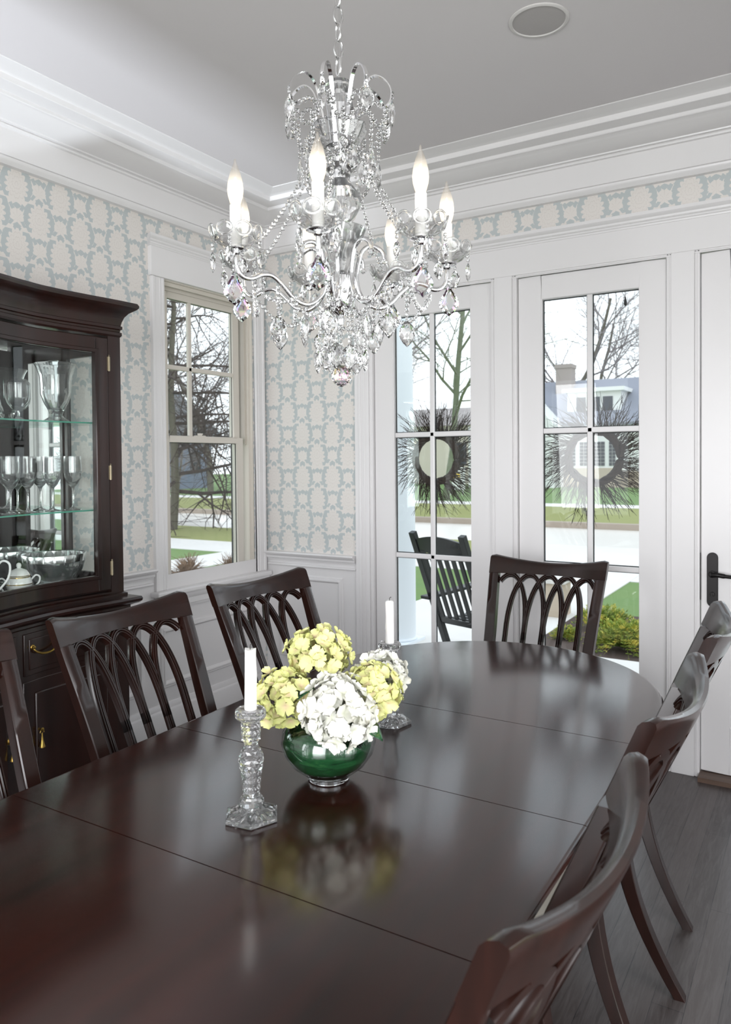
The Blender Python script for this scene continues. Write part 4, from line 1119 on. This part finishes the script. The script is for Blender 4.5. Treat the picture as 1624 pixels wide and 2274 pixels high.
def petal_loops():
    m = MB()
    for k in range(8):
        a = 2*pi*k/8; c = V((.050*cos(a), .050*sin(a), .030)); tv = V((-sin(a), cos(a), 0)); up_ = V((.35*cos(a), .35*sin(a), 1)).normalized()
        m.tube([c+tv*.0165*cos(q*2*pi/20)+up_*.0135*sin(q*2*pi/20) for q in range(20)], .0026, 7, closed=True)
    return m.mesh('petal_rim', M['crystal'], 80)
me_rim = petal_loops()
me_bob = bobeche()
me_arm = MB().tube(ap, .0052, 10).mesh('arm', M['chrome'], 60)
me_ball = MB().lathe([(0, -.008), (.006, -.005), (.008, 0), (.006, .005), (0, .008)], 8).mesh('scroll_bead', M['crystal'])
me_cup = MB().lathe([(.004, -.012), (.010, -.008), (.006, -.004), (.016, -.002), (.024, 0), (.024, .002), (.006, .006)], 24).mesh('drip_cup', M['chrome'], 45)
me_slv = MB().lathe([(.0115, .005), (.0122, .007), (.0122, .092), (.0105, .094), (0, .094)], 24).mesh('candle_sleeve', M['sleeve'], 40)
bp = [(.0095, .093), (.012, .100), (.0155, .113), (.0168, .125), (.0155, .140), (.0115, .157), (.0065, .171), (.0030, .180), (.0022, .187), (0, .190)]
me_blb = MB().lathe(bp, 24).mesh('bulb', M['bulb_lit'], 80)
me_fil = MB().lathe([(0, .098), (.008, .102), (.0108, .112), (.0105, .120), (.007, .134), (.003, .146), (0, .152)], 16).mesh('filament_glow', M['glow'], 80)
angs = [-10, 42, 94, 148, 199, 250, 296]
for k, dg_ in enumerate(angs):
    a = th0+RD(dg_); d = V((cos(a), sin(a), 0)); tvec = V((-sin(a), cos(a), 0))
    rm_ = Matrix.Rotation(a, 4, 'Z')
    ar = inst('arm', me_arm, CH, (0, 0, 0), (0, 0, a))
    inst('scroll_bead', me_ball, ar, (AP[0][0], 0, Zc(AP[0][1])-.006))
    inst('drip_cup', me_cup, ar, (RA, 0, Zc(ZB)))
    c = d*RA+V((0, 0, Zc(ZB)))
    bo = inst('bobeche', me_bob, CH, c+V((0, 0, .0025)), (0, 0, a)); inst('petal_rim', me_rim, bo, (0, 0, 0))
    inst('candle_sleeve', me_slv, CH, c, (0, 0, a))
    b = inst('bulb', me_blb, CH, c, (0, 0, a)); inst('filament_glow', me_fil, b, (0, 0, 0))
    # pendants round each bobeche
    for j in range(4):
        q = a+2*pi*(j+.5)/4+.2; p = c+V((cos(q)*.0505, sin(q)*.0505, .016))
        hang(me_as if j % 2 == 0 else me_mq, p, q+pi/2)
    hang(me_leaf, c+d*.004+V((0, 0, -.030)), th0+pi/2+.25*sin(k*2.3))                                   # under the bobeche
    pm = d*.150+V((0, 0, Zc(1.878))); m = MB()
    for i in range(4): bead_into(m, pm+V((0, 0, -.010-.011*i)), .0056)
    m.build('bead_strand', M['crystal'], CH)
    hang(me_al, pm+V((0, 0, -.050)), th0+pi/2+.4*sin(k*1.7))
    hang(me_spear, d*.088+V((0, 0, Zc(1.832))), th0+pi/2+.5*sin(k*3.1))
    # strands: upper bowl down to each bobeche, swag to the next arm
    strand(d*.056+V((0, 0, Zc(2.185))), d*(RA-.050)+V((0, 0, Zc(1.962))), .020, 22, .0050)
    a2 = th0+RD(angs[(k+1) % 7]); d2 = V((cos(a2), sin(a2), 0))
    strand(d*.205+V((0, 0, Zc(1.872))), d2*.205+V((0, 0, Zc(1.872))), .050, 18, .0052)
    strand(d*.112+V((0, 0, Zc(1.842))), d2*.112+V((0, 0, Zc(1.842))), .035, 10, .0050)
# upper tier of scrolls with pendants
SCR = catmull([(.020, 0, Zc(2.188)), (.034, 0, Zc(2.235)), (.046, 0, Zc(2.285)), (.060, 0, Zc(2.326)), (.082, 0, Zc(2.342)), (.106, 0, Zc(2.330)), (.120, 0, Zc(2.305)), (.116, 0, Zc(2.280)), (.098, 0, Zc(2.270)), (.084, 0, Zc(2.280))], 5)
ms = MB(); ms.sweep(SCR, [(V((0, 1, 0)), (SCR[min(i+1, len(SCR)-1)]-SCR[max(i-1, 0)]).normalized().cross(V((0, 1, 0)))) for i in range(len(SCR))], [(-.0042, -.0012), (.0042, -.0012), (.0042, .0012), (-.0042, .0012)])
me_scr = ms.mesh('upper_scroll', M['chrome'], 40)
for k in range(8):
    a = th0+RD(22.5+45*k+6); d = V((cos(a), sin(a), 0))
    inst('upper_scroll', me_scr, CH, (0, 0, 0), (0, 0, a))
    hang(me_spear if k % 2 else me_al, d*.1215+V((0, 0, Zc(2.303))), a+pi/2)
    m = MB()
    for i in range(6): bead_into(m, d*(.050+.009*i)+V((0, 0, Zc(2.290)-.006*abs(i-2.5))), .0058)
    m.build('bead_strand', M['crystal'], CH)
    a2 = a+RD(45); d2 = V((cos(a2), sin(a2), 0))
    strand(d*.112+V((0, 0, Zc(2.274))), d2*.112+V((0, 0, Zc(2.274))), .060, 12, .0055)
    dd = V((cos(a+RD(22)), sin(a+RD(22)), 0))
    strand(dd*.092+V((0, 0, Zc(2.245))), dd*.088+V((0, 0, Zc(2.182))), 0, 6, .0055); hang(me_al if k % 2 == 0 else me_spear, dd*.088+V((0, 0, Zc(2.182))), a+pi/2+.4)
    if k % 2 == 0: hang(me_al, d*.062+V((0, 0, Zc(2.200))), a+pi/2)
    else: hang(me_as, (d*.080).lerp(d2*.080, .5)+V((0, 0, Zc(2.212))), a+pi/2)
# lower tassel of drops and the ball
for k in range(6):
    a = th0+RD(60*k+20); d = V((cos(a), sin(a), 0))
    strand(d*.030+V((0, 0, Zc(1.835))), d*.052+V((0, 0, Zc(1.768))), 0, 6, .0052)
    hang(me_al, d*.054+V((0, 0, Zc(1.768))), a+pi/2)
for k in range(3):
    a = th0+RD(120*k-30); d = V((cos(a), sin(a), 0)); hang(me_al, d*.022+V((0, 0, Zc(1.776))), th0+pi/2+.4*k)
strand((0, 0, Zc(1.80)), (0, 0, Zc(1.712)), 0, 7, .0058)
m = MB(); R0 = .024; nn_ = 12; vs = [(0, 0, R0)]
for i in range(1, 8):
    for k in range(nn_):
        a = 2*pi*(k+.5*(i % 2))/nn_; q = pi*i/8; vs.append((R0*sin(q)*cos(a), R0*sin(q)*sin(a), R0*cos(q)))
vs.append((0, 0, -R0*1.06)); fs = []; ix = lambda i, k: 1+(i-1)*nn_+k % nn_
for k in range(nn_): fs += [(0, ix(1, k), ix(1, k+1)), (len(vs)-1, ix(7, k+1), ix(7, k))]
for i in range(1, 7):
    for k in range(nn_):
        if i % 2: fs += [(ix(i, k), ix(i+1, k), ix(i+1, k+1)), (ix(i, k), ix(i+1, k+1), ix(i, k+1))]
        else: fs += [(ix(i, k), ix(i+1, k), ix(i, k+1)), (ix(i, k+1), ix(i+1, k), ix(i+1, k+1))]
m.add(vs, fs); m.build('crystal_ball', M['prism'], CH, loc=(0, 0, Zc(1.686)))
# ------------------------------------------------------------------ outdoors
GZ = -.35
def slab(name, pts, z0, z1, mat): return struct(name, MB().prism(pts, z0, z1, 'z'), mat)
def rect(x0, x1, y0, y1): return [(x0, y0), (x1, y0), (x1, y1), (x0, y1)]
slab('lawn', rect(-70, 40, -12, 16.2), -.60, GZ, M['lawn'])
slab('road', rect(-70, 40, 12.2, 16.2), -.36, GZ+.004, M['road'])
slab('verge_near', rect(-70, -2.95, 9.42, 12.18), -.36, GZ+.006, M['verge'])
slab('sidewalk_near', rect(-70, 40, 7.85, 9.40), -.36, GZ+.010, M['concrete'])
slab('front_path', [(-1.50, 2.42), (.56, 2.42), (.56, 12.19), (-2.9, 12.19), (-1.9, 9.4), (-1.50, 7.4)], -.36, GZ+.014, M['concrete'])
slab('side_path', rect(-7.45, -6.25, 1, 7.84), -.36, GZ+.012, M['concrete'])
slab('curb_far', rect(-70, 40, 16.2, 16.5), -.5, -.195, M['curb'])
slab('verge_far', rect(-70, 40, 16.5, 22.8), -.5, -.20, M['verge'])
slab('sidewalk_far', rect(-70, 40, 22.8, 24.6), -.5, -.197, M['concrete'])
slab('lawn_far', rect(-70, 40, 24.6, 110), -.5, -.20, M['lawn'])
slab('mulch_bed', rect(.57, 4.6, 2.46, 5.25), -.36, GZ+.02, M['mulch'])
slab('mulch_bed', rect(-6.2, -4.6, 3.2, 5.9), -.36, GZ+.02, M['mulch'])
slab('porch_floor', rect(-.9, 4.6, .18, 2.42), -.5, -.12, M['concrete'])
# porch column
pc = empty('porch_column', (-.215, 2.10, -.12), label='white round porch column outside beyond the narrow glazed panel', cat='column', kind='thing')
MB().box(-.185, .185, -.185, .185, 0, .025).lathe([(.175, .025), (.18, .035), (.175, .045), (.168, .05)], 40).build('base', M['column'], pc, smooth=40)
MB().lathe([(.166, .045), (.167, .8), (.163, 1.6), (.154, 2.4), (.142, 3.16)], 48).build('shaft', M['column'], pc, smooth=60)
MB().lathe([(.142, 3.15), (.150, 3.17), (.146, 3.20), (.165, 3.24), (.175, 3.26)], 40).box(-.19, .19, -.19, .19, 3.26, 3.32).build('capital', M['column'], pc, smooth=40)
# rocking chair seen from behind
rk = empty('rocking_chair', (.83, 1.25, -.12), RD(-17), label='black slat back rocking chair on the porch, seen from behind', cat='rocking chair')
BP = M['black_paint']
def bar(a, b, w, d, m=None, upv=(0, 1, 0)):
    m = m or MB(); a = V(a); b = V(b); t = (b-a).normalized(); n = V(upv); n = (n-t*n.dot(t)).normalized(); s = t.cross(n)
    vs = []
    for p in (a, b):
        for (i, j) in ((-1, -1), (1, -1), (1, 1), (-1, 1)): vs.append(p+s*(w/2*i)+n*(d/2*j))
    return m.add(vs, [(0, 1, 2, 3), (7, 6, 5, 4), (0, 4, 5, 1), (1, 5, 6, 2), (2, 6, 7, 3), (3, 7, 4, 0)])
def bkp(u, z): return V((u, -.02-.30*(z-.40)/.72, z))       # reclined back plane, seat faces +y
for s in (-1, 1):
    bar(bkp(s*.235, .16), bkp(s*.235, 1.10), .050, .040).build('back_post', BP, rk, bevel=.003)
    bar((s*.245, .46, .10), (s*.245, .44, .62), .045, .045).build('front_post', BP, rk, bevel=.003)
    bar((s*.265, -.16, .60), (s*.265, .52, .64), .085, .025, upv=(0, 0, 1)).build('armrest', BP, rk, bevel=.006)
    m = MB(); P = [V((s*.245, -.52+1.15*i/20, .018+.30*((i/20-.55)**2))) for i in range(21)]
    m.sweep(P, [(V((1, 0, 0)), V((0, 0, 1)))]*21, [(-.02, -.018), (.02, -.018), (.02, .022), (-.02, .022)]); m.build('rocker', BP, rk)
def arch_rail(z0, z1, cam_, name):
    m = MB(); vs = []; N = 14
    for i in range(N+1):
        u = lerp(-.215, .215, i/N); e = cam_*(1-(u/.215)**2)
        for (zz, t) in ((z0, -.013), (z1+e, -.013), (z1+e, .013), (z0, .013)): p = bkp(u, zz); vs.append(p+V((0, t-.02*(1-(u/.215)**2), 0)))
    m.add(vs, [(i*4+k, i*4+(k+1) % 4, (i+1)*4+(k+1) % 4, (i+1)*4+k) for i in range(N) for k in range(4)]+[(3, 2, 1, 0), tuple(N*4+k for k in range(4))])
    return m.build(name, BP, rk, smooth=35)
arch_rail(.955, 1.045, .035, 'crest_rail'); arch_rail(.415, .475, -.02, 'lower_rail')
for i in range(6):
    u = -.168+.0672*i; bar(bkp(u, .46)+V((0, -.016, 0)), bkp(u, .97)+V((0, -.016, 0)), .032, .014).build('back_slat', BP, rk)
m = MB()
for i in range(9): m.box(-.25, .25, .0+.056*i, .046+.056*i, .395+.004*i, .413+.004*i)
m.build('seat', BP, rk, bevel=.003)
bar((-.23, -.10, .22), (.23, -.10, .22), .03, .03, upv=(0, 0, 1)).build('stretcher', BP, rk); bar((-.24, .45, .25), (.24, .45, .25), .03, .03, upv=(0, 0, 1)).build('stretcher', BP, rk)

# twig wreaths hung on the outside of the glass
def wreath(x, z, lab, seed):
    rnd = random.Random(seed); w = empty('twig_wreath', (x, .128, z), label=lab, cat='wreath', group='twig wreaths on the glass doors')
    m = MB()
    for k in range(9):
        ph = rnd.random()*6.28; n = 40
        m.tube([V(((.132+.014*cos(q*2*pi/n*5+ph))*cos(q*2*pi/n), -.002+.014*sin(q*2*pi/n*5+ph), (.132+.014*cos(q*2*pi/n*5+ph))*sin(q*2*pi/n))) for q in range(n)], .0085, 5, closed=True)
    m.build('twig_ring', M['twig'], w, smooth=60)
    m = MB()
    for k in range(330):
        a = rnd.random()*2*pi; sw = rnd.gauss(.35, .28); L = rnd.uniform(.10, .235); yo = rnd.uniform(-.012, .035)
        p = V((.135*cos(a), yo, .135*sin(a))); d = V((cos(a+sw), rnd.uniform(-.02, .25), sin(a+sw)))
        pts = [p]; 
        for i in range(4):
            d = (d+V((rnd.gauss(0, .12), rnd.gauss(0, .06), rnd.gauss(0, .12)-.03))).normalized(); p = p+d*L/4; p.y = max(p.y, -.045); pts.append(p.copy())
        m.tube(pts, [.0026, .0022, .0018, .0014, .0008], 4)
        for j in range(rnd.randint(0, 3)):
            i = rnd.randint(1, 3); q = pts[i]; e = (d+V((rnd.gauss(0, .5), rnd.gauss(0, .2), rnd.gauss(0, .5)))).normalized(); b2 = q+e*L*.3; b2.y = max(b2.y, -.045)
            m.tube([q, b2], [.0014, .0006], 3)
    m.build('twigs', M['twig'], w)
    return w
wreath(1.143, 1.503, 'dark twig wreath hanging outside the narrower glazed panel by the column', 3)
wreath(2.042, 1.503, 'dark twig wreath hanging outside the middle glazed door before the chair', 4)
o = MB().lathe([(0, 0), (.006, .004), (.008, .014), (.006, .028), (.002, .046), (0, .05)], 14).build('wreath_hook', M['black_iron'], smooth=60); o.location = (2.212, .066, 2.245); tag(o, 'small dark teardrop hook stuck high on the middle door glass', 'hook')

# bare trees
def bare_tree(name, loc, h, r0, seed, mats, lab, nb=(7, 5, 5), spread=.62, droop=0.0, first=.28, tw=1.0, group='bare winter trees outside', lean=(0, 0)):
    rnd = random.Random(seed); root = empty(name, loc, label=lab, cat='tree', group=group)
    T_, B_ = MB(), MB()
    def limb(p, d, L, r, lv):
        n = 6 if lv == 0 else (5 if lv == 1 else 3); pts = [p.copy()]; rr = [r]
        for i in range(n):
            up_ = (.10 if lv else .03)-droop*(.34 if lv else 0)*(i/n)
            d = (d+V((rnd.gauss(0, .10+.05*lv), rnd.gauss(0, .10+.05*lv), rnd.gauss(0, .06)+up_))).normalized()
            p = p+d*L/n; pts.append(p.copy()); rr.append(r*(1-.72*(i+1)/n) if lv else r*(1-.62*(i+1)/n))
        (T_ if lv == 0 else B_).tube(pts, rr, (8, 5, 4, 3)[lv], caps=lv < 2)
        if lv < 3:
            k = nb[lv] if lv < len(nb) else 4
            for j in range(k):
                q = first+(1-first)*(j+rnd.random())/k if lv == 0 else .15+.83*(j+rnd.random())/k
                i = min(n-1, int(q*n)); f_ = q*n-i; pt = pts[i].lerp(pts[i+1], f_); base = (pts[i+1]-pts[i]).normalized()
                ax = base.orthogonal().normalized(); ax = Matrix.Rotation(rnd.random()*6.28, 3, base) @ ax
                nd = (base*(1-spread)+ax*spread+V((0, 0, -.25*droop))).normalized()
                limb(pt, nd, L*(.58 if lv == 0 else .55)*rnd.uniform(.7, 1.15)*(1-.35*q if lv == 0 else 1), max(.0035*tw, rr[i]*(.5 if lv == 0 else .55)), lv+1)
    limb(V((0, 0, 0)), V((lean[0], lean[1], 1)).normalized(), h, r0, 0)
    T_.build('trunk', mats[0], root, smooth=60); B_.build('branches', mats[1], root, smooth=60)
    return root
bark, grn, far = M['bark'], M['bark_green'], M['far_twig']
bare_tree('bare_tree', (-10.75, 25.4, -.2), 12, .17, 21, (grn, grn), 'bare tree with mossy green trunk forking beyond the narrow glazed panel', (11, 9, 8), .60, 0, .22, 1.7, lean=(.02, 0))
bare_tree('bare_tree', (-12.6, 22.6, -.2), 9, .12, 22, (bark, far), 'bare tree standing just left of the mossy forked one', (12, 9, 8), .62, 0, .2, 1.7)
dt = bare_tree('drooping_tree', (-12.28, 11.17, GZ), 7.2, .125, 23, (bark, M['twig']), 'tree with low drooping branches on the verge outside the window', (24, 13, 9), .86, .85, .14, .8)
p0 = bare_tree('bare_tree', (-14.0, 53, -.2), 14, .24, 24, (bark, far), 'tall bare tree rising behind the chimney of the house across', (10, 9, 8), .55, 0, .30, 2.6)
p1 = bare_tree('bare_tree', (-11.6, 55, -.2), 13, .22, 25, (bark, far), 'bare tree forking above the dormer of the house across', (10, 9, 8), .6, 0, .30, 2.6)
labs = ['bare tree behind the right end of the roof across the street', 'bare tree near the far left of the view beyond the window', 'bare tree in the middle distance through the upper window lights', 'bare tree behind the blue house beyond the window', 'bare tree rising right of the blue house beyond the window', 'bare tree farther off beyond the narrow glazed panel', 'bare tree deep behind the mossy one, in the gap of the narrow panel']
for (x, y, s, rz, src), lab in zip(((-7.0, 56, .95, 1.0, p0), (-22.5, 17.8, .55, 2.0, p1), (-26.5, 22.2, .70, .5, p0), (-45, 40, 1.1, 3.1, p1), (-27, 28.5, .80, 4.2, p0), (-22.5, 42, .8, 1.9, p1), (-17.5, 33, .6, 5.0, p0)), labs):
    o = copy_tree(src); o.location = (x, y, -.2); o.rotation_euler = (0, 0, rz); o.scale = (s, s, s); o['label'] = lab

for i, (x, y, h) in enumerate(((-18.6, 17.6, 3.6), (-22.6, 19.6, 4.4), (-28.0, 18.4, 4.0))):
    bare_tree('bare_shrub', (x, y, -.2), h, .05, 60+i, (bark, far), 'dense grey bare shrub across the road beyond the window, '+('nearest the window jamb', 'in the middle of the view', 'behind the drooping trunk')[i], (16, 10, 7), .55, 0, .04, 1.6, group='bare shrubs across the road')
# houses across the street
hs = empty('house', (-6, 42, -.2), label='white and stone house across the street with grey roof, dormer and chimney', cat='house')
X0 = 6      # local = world - (-6,42,-.2)
def hb(x0, x1, y0, y1, z0, z1): return MB().box(x0+X0, x1+X0, y0-42, y1-42, z0+.2, z1+.2)
hb(-16, 4, 42, 50, -.2, 3.6).build('wall', M['white_siding'], hs); hb(-10.6, -7.2, 41.7, 42.05, -.2, .95).build('stone_base', M['stone'], hs)
hb(-16, 4, 41.93, 42.0, -.2, .75).build('stone_base', M['stone'], hs)
m = MB(); pr_ = [(41.4-42, 3.45+.2), (41.4-42, 3.62+.2), (46-42, 6.62+.2), (50.6-42, 3.62+.2), (50.6-42, 3.45+.2), (46-42, 6.42+.2)]
m.prism([(a, b) for a, b in pr_], -16.4+X0, 4.4+X0, 'x'); m.build('roof', M['slate'], hs)
m = MB(); m.box(-11.95+X0, -10.95+X0, 44.6-42, 45.6-42, 4.0, 7.75); m.box(-12.0+X0, -10.9+X0, 44.55-42, 45.65-42, 7.55, 7.8); m.build('chimney', M['chimney'], hs)
d_ = hb(-10.6, -7.4, 42.6, 46, 3.95, 5.55).build('dormer', M['white_siding'], hs)
m = MB(); m.box(-10.85+X0, -7.15+X0, 42.3-42, 46-42, 5.55+.2, 5.78+.2); m.build('dormer_roof', M['white_siding'], d_)
for x in (-10.05, -9.2, -8.45): hb(x, x+.58, 42.56, 42.62, 4.28, 5.24).build('window', M['dark_pane'], d_)
# bay window with small panes
b_ = hb(-10.4, -7.4, 41.75, 42.05, .95, 2.75).build('bay_window', M['white_siding'], hs)
for (a, b) in ((-10.25, -9.85), (-9.62, -8.12), (-7.9, -7.5)):
    m = MB(); nx = max(2, int((b-a)/.22)); nz = 7
    for i in range(nx):
        for j in range(nz): m.box(a+(b-a)*i/nx+.02+X0, a+(b-a)*(i+1)/nx-.02+X0, 41.70-42, 41.76-42, 1.08+1.45*j/nz+.2, 1.08+1.45*(j+1)/nz-.03+.2)
    m.build('window', M['dark_pane'], b_)
g_ = MB(); g_.prism([(-16+X0, 0), (-10.6+X0, 0), (-10.6+X0, 3.75), (-12.6+X0, 6.0), (-14.6+X0, 3.75), (-16+X0, 3.75)], 39.8-42, 42.0-42, 'y'); g_.build('gable_wing', M['white_siding'], hs)
h2 = empty('house', (-37, 30, -.2), label='slate blue house far off behind the drooping tree', cat='house')
MB().box(-5, 5, -3, 4, 0, 3.6).build('wall', M['blue_siding'], h2)
m = MB(); m.prism([(-3.6, 3.5), (.5, 6.2), (4.6, 3.5)], -5.4, 5.4, 'x'); m.build('roof', M['slate'], h2)
for x in (-3.2, .0, 3.0): MB().box(5.0, 5.06, x-1.0, x-.1, 1.0, 2.4).build('window', M['dark_pane'], h2)
h3 = empty('house', (-22, 48, -.2), label='cream house across the street seen past the mossy forked tree', cat='house')
MB().box(-4.0, 4.0, -3, 4, 0, 4.2).build('wall', plain('cream_siding', lin(226, 216, 200), .7, var=.03), h3)
m = MB(); m.prism([(-3.6, 4.1), (.5, 5.6), (4.6, 4.1)], -4.4, 4.4, 'x'); m.build('roof', plain('pale_brown_roof', lin(158, 150, 146), .8, var=.08), h3)
for x in (-3.2, 3.2): MB().box(x-.4, x+.4, -3.05, -3.0, 1.3, 2.9).build('window', M['dark_pane'], h3)
sg = empty('yard_sign', (-12.3, 29.9, -.2), RD(-20), label='white yard sign with a yellow mark seen under the wreath by the column', cat='sign')
MB().box(-.55, .55, -.02, .02, .25, 1.35).build('board', M['sign_white'], sg); m = MB().box(-.25, .25, -.03, -.02, .80, 1.05); m.build('yellow_mark', M['yellow'], sg)
for s in (-1, 1): MB().box(s*.42-.03, s*.42+.03, -.015, .015, 0, .25).build('stake', M['sign_white'], sg)
# golden junipers and stone pier by the path
def juniper(seed, n=260, r=.42, hgt=.42):
    rnd = random.Random(seed); m = MB()
    for k in range(n):
        a = rnd.random()*6.28; el = rnd.uniform(.12, 1.35); L = r*rnd.uniform(.65, 1.08)
        d = V((cos(a)*cos(el), sin(a)*cos(el), sin(el)*hgt/r)); p = V((cos(a)*.04, sin(a)*.04, .03)); pts = []
        for i in range(6): q = i/5; pts.append(p+d*L*q+V((0, 0, -.10*q*q*L/.4+.04*sin(pi*q))))
        m.tube(pts, [.004, .0035, .003, .0025, .002, .001], 3)
        for i in range(1, 6):
            for s in (-1, 1, 0):
                sd = V((-sin(a), cos(a), 0))*s*.8+d*.9+V((0, 0, .25 if s == 0 else rnd.uniform(-.1, .2))); e = pts[i]+sd.normalized()*.055*rnd.uniform(.6, 1.2)
                m.tube([pts[i], pts[i].lerp(e, .5)+V((0, 0, .004)), e], [.006, .0065, .001], 3)
    return m.mesh('sprays', M['juniper'])
mj = [juniper(1), juniper(2)]
for i, (x, y, s, lab) in enumerate(((1.02, 4.45, .70, 'golden green juniper farthest back, next to the path'), (1.42, 3.62, .80, 'golden green juniper in front, low beside the chair back'), (1.86, 4.40, .72, 'golden green juniper at the back near the door stile'), (.80, 3.80, .36, 'small golden juniper seen between the chair back ribs'), (2.2, 3.5, .75, 'golden green juniper hidden mostly by the door stile'))):
    j = empty('juniper', (x, y, GZ+.02), i*1.3, label=lab, cat='shrub', group='junipers in the mulch bed'); inst('sprays', mj[i % 2], j, (0, 0, 0), (0, 0, 0), (s, s, s))
    MB().tube([(0, 0, -.01), (.01, 0, .06), (0, .02, .12)], [.02, .015, .01], 6).build('stem', M['bark'], j)
for i, (x, y) in enumerate(((-5.6, 4.9), (-5.2, 5.5), (-5.9, 5.3))):
    j = empty('dry_shrub', (x, y, GZ+.02), i*1.9, label='brown dry low shrub under the window, '+('closest to the sill', 'nearer the porch side', 'beside the side path')[i], cat='shrub', group='dry shrubs outside the window')
    rnd = random.Random(40+i); m = MB()
    for k in range(160):
        a = rnd.random()*6.28; el = rnd.uniform(.3, 1.5); L = rnd.uniform(.15, .38); d = V((cos(a)*cos(el), sin(a)*cos(el), sin(el)))
        m.tube([V((0, 0, 0)), d*L*.6+V((0, 0, .02)), d*L+V((rnd.gauss(0, .04), rnd.gauss(0, .04), 0))], [.006, .005, .002], 3)
    m.build('twigs', plain('dry_stems', lin(134, 108, 84), .9, var=.3), j)
pr2 = empty('stone_pier', (.30, 4.95, GZ), label='low beige stone pier with a pale cap beside the path', cat='pier')
MB().box(-.17, .17, -.17, .17, 0, .40).build('shaft', M['stone'], pr2, bevel=.006); MB().box(-.20, .20, -.20, .20, .40, .46).build('cap', M['concrete'], pr2, bevel=.01)
# ------------------------------------------------------------------ camera and light
f, yaw, pit, rol, sy = 1681.4247, .5474, .0214, -.0086, -77.7995
F_ = V((-sin(yaw)*cos(pit), cos(yaw)*cos(pit), -sin(pit))); R_ = V((cos(yaw), sin(yaw), 0)); U_ = R_.cross(F_)
R2_ = R_*cos(rol)+U_*sin(rol); U2_ = -R_*sin(rol)+U_*cos(rol)
cam = bpy.data.cameras.new('camera'); co = bpy.data.objects.new('camera', cam); COL.objects.link(co)
mw = Matrix((R2_, U2_, -F_)).transposed().to_4x4(); mw.translation = V((3.062, -3.8022, 1.4941)); co.matrix_world = mw
cam.sensor_fit = 'HORIZONTAL'; cam.sensor_width = 36; cam.lens = f/1624*36; cam.shift_y = sy/1624
cam.clip_start = .05; cam.clip_end = 400
cam.dof.use_dof = True; cam.dof.focus_distance = 2.3; cam.dof.aperture_fstop = 9
SC.camera = co
wd = bpy.data.worlds.new('overcast_sky'); SC.world = wd; wd.use_nodes = True
nt = wd.node_tree; bg = nt.nodes['Background']
tc = nt.nodes.new('ShaderNodeTexCoord'); sp = nt.nodes.new('ShaderNodeSeparateXYZ'); rp = nt.nodes.new('ShaderNodeValToRGB')
nt.links.new(tc.outputs['Generated'], sp.inputs[0]); nt.links.new(sp.outputs[2], rp.inputs[0]); nt.links.new(rp.outputs[0], bg.inputs[0])
rp.color_ramp.elements[0].color = (.92, .95, 1, 1); rp.color_ramp.elements[1].color = (.80, .88, 1, 1)
bg.inputs[1].default_value = 2.0
def area(name, loc, rot, sx, sy_, power, col=(1, 1, 1), spread=180):
    l = bpy.data.lights.new(name, 'AREA'); l.shape = 'RECTANGLE'; l.size = sx; l.size_y = sy_; l.energy = power; l.color = col; l.spread = RD(spread)
    o = bpy.data.objects.new(name, l); COL.objects.link(o); o.location = loc; o.rotation_euler = rot; return o
area('added_window_fill', (.34, YF-.19, 1.65), (RD(82), 0, 0), .50, 1.6, 11, (.975, .98, 1), 120)  # added fill lamps outside the unseen front windows, to brighten the room
area('added_window_fill', (2.90, YF-.20, 1.42), (RD(82), 0, 0), 1.9, 2.1, 88, (.975, .98, 1), 130)
area('added_opening_fill', (XR+.25, -3.25, 1.25), (RD(82), 0, RD(90)), 2.6, 2.0, 54, (.975, .98, 1), 130)  # added fill lamp beyond the unseen opening, to lift the window wall
# added unseen lamp beyond the corner window, aimed at the ceiling strip along the window wall
area('added_strip_fill', (1.12, -8.6, -.30), (RD(90+27), 0, RD(6)), .26, .26, 34, (.84, .91, 1), 34)
vs_ = SC.view_settings; vs_.view_transform = 'Standard'; vs_.look = 'None'; vs_.gamma = 1; vs_.exposure = 0; vs_.use_curve_mapping = False
cy = SC.cycles; cy.max_bounces = 8; cy.diffuse_bounces = 4; cy.glossy_bounces = 4; cy.transmission_bounces = 8; cy.transparent_max_bounces = 20; cy.adaptive_threshold = .02
cy.caustics_reflective = False; cy.caustics_refractive = False; cy.sample_clamp_indirect = 6; cy.use_denoising = True
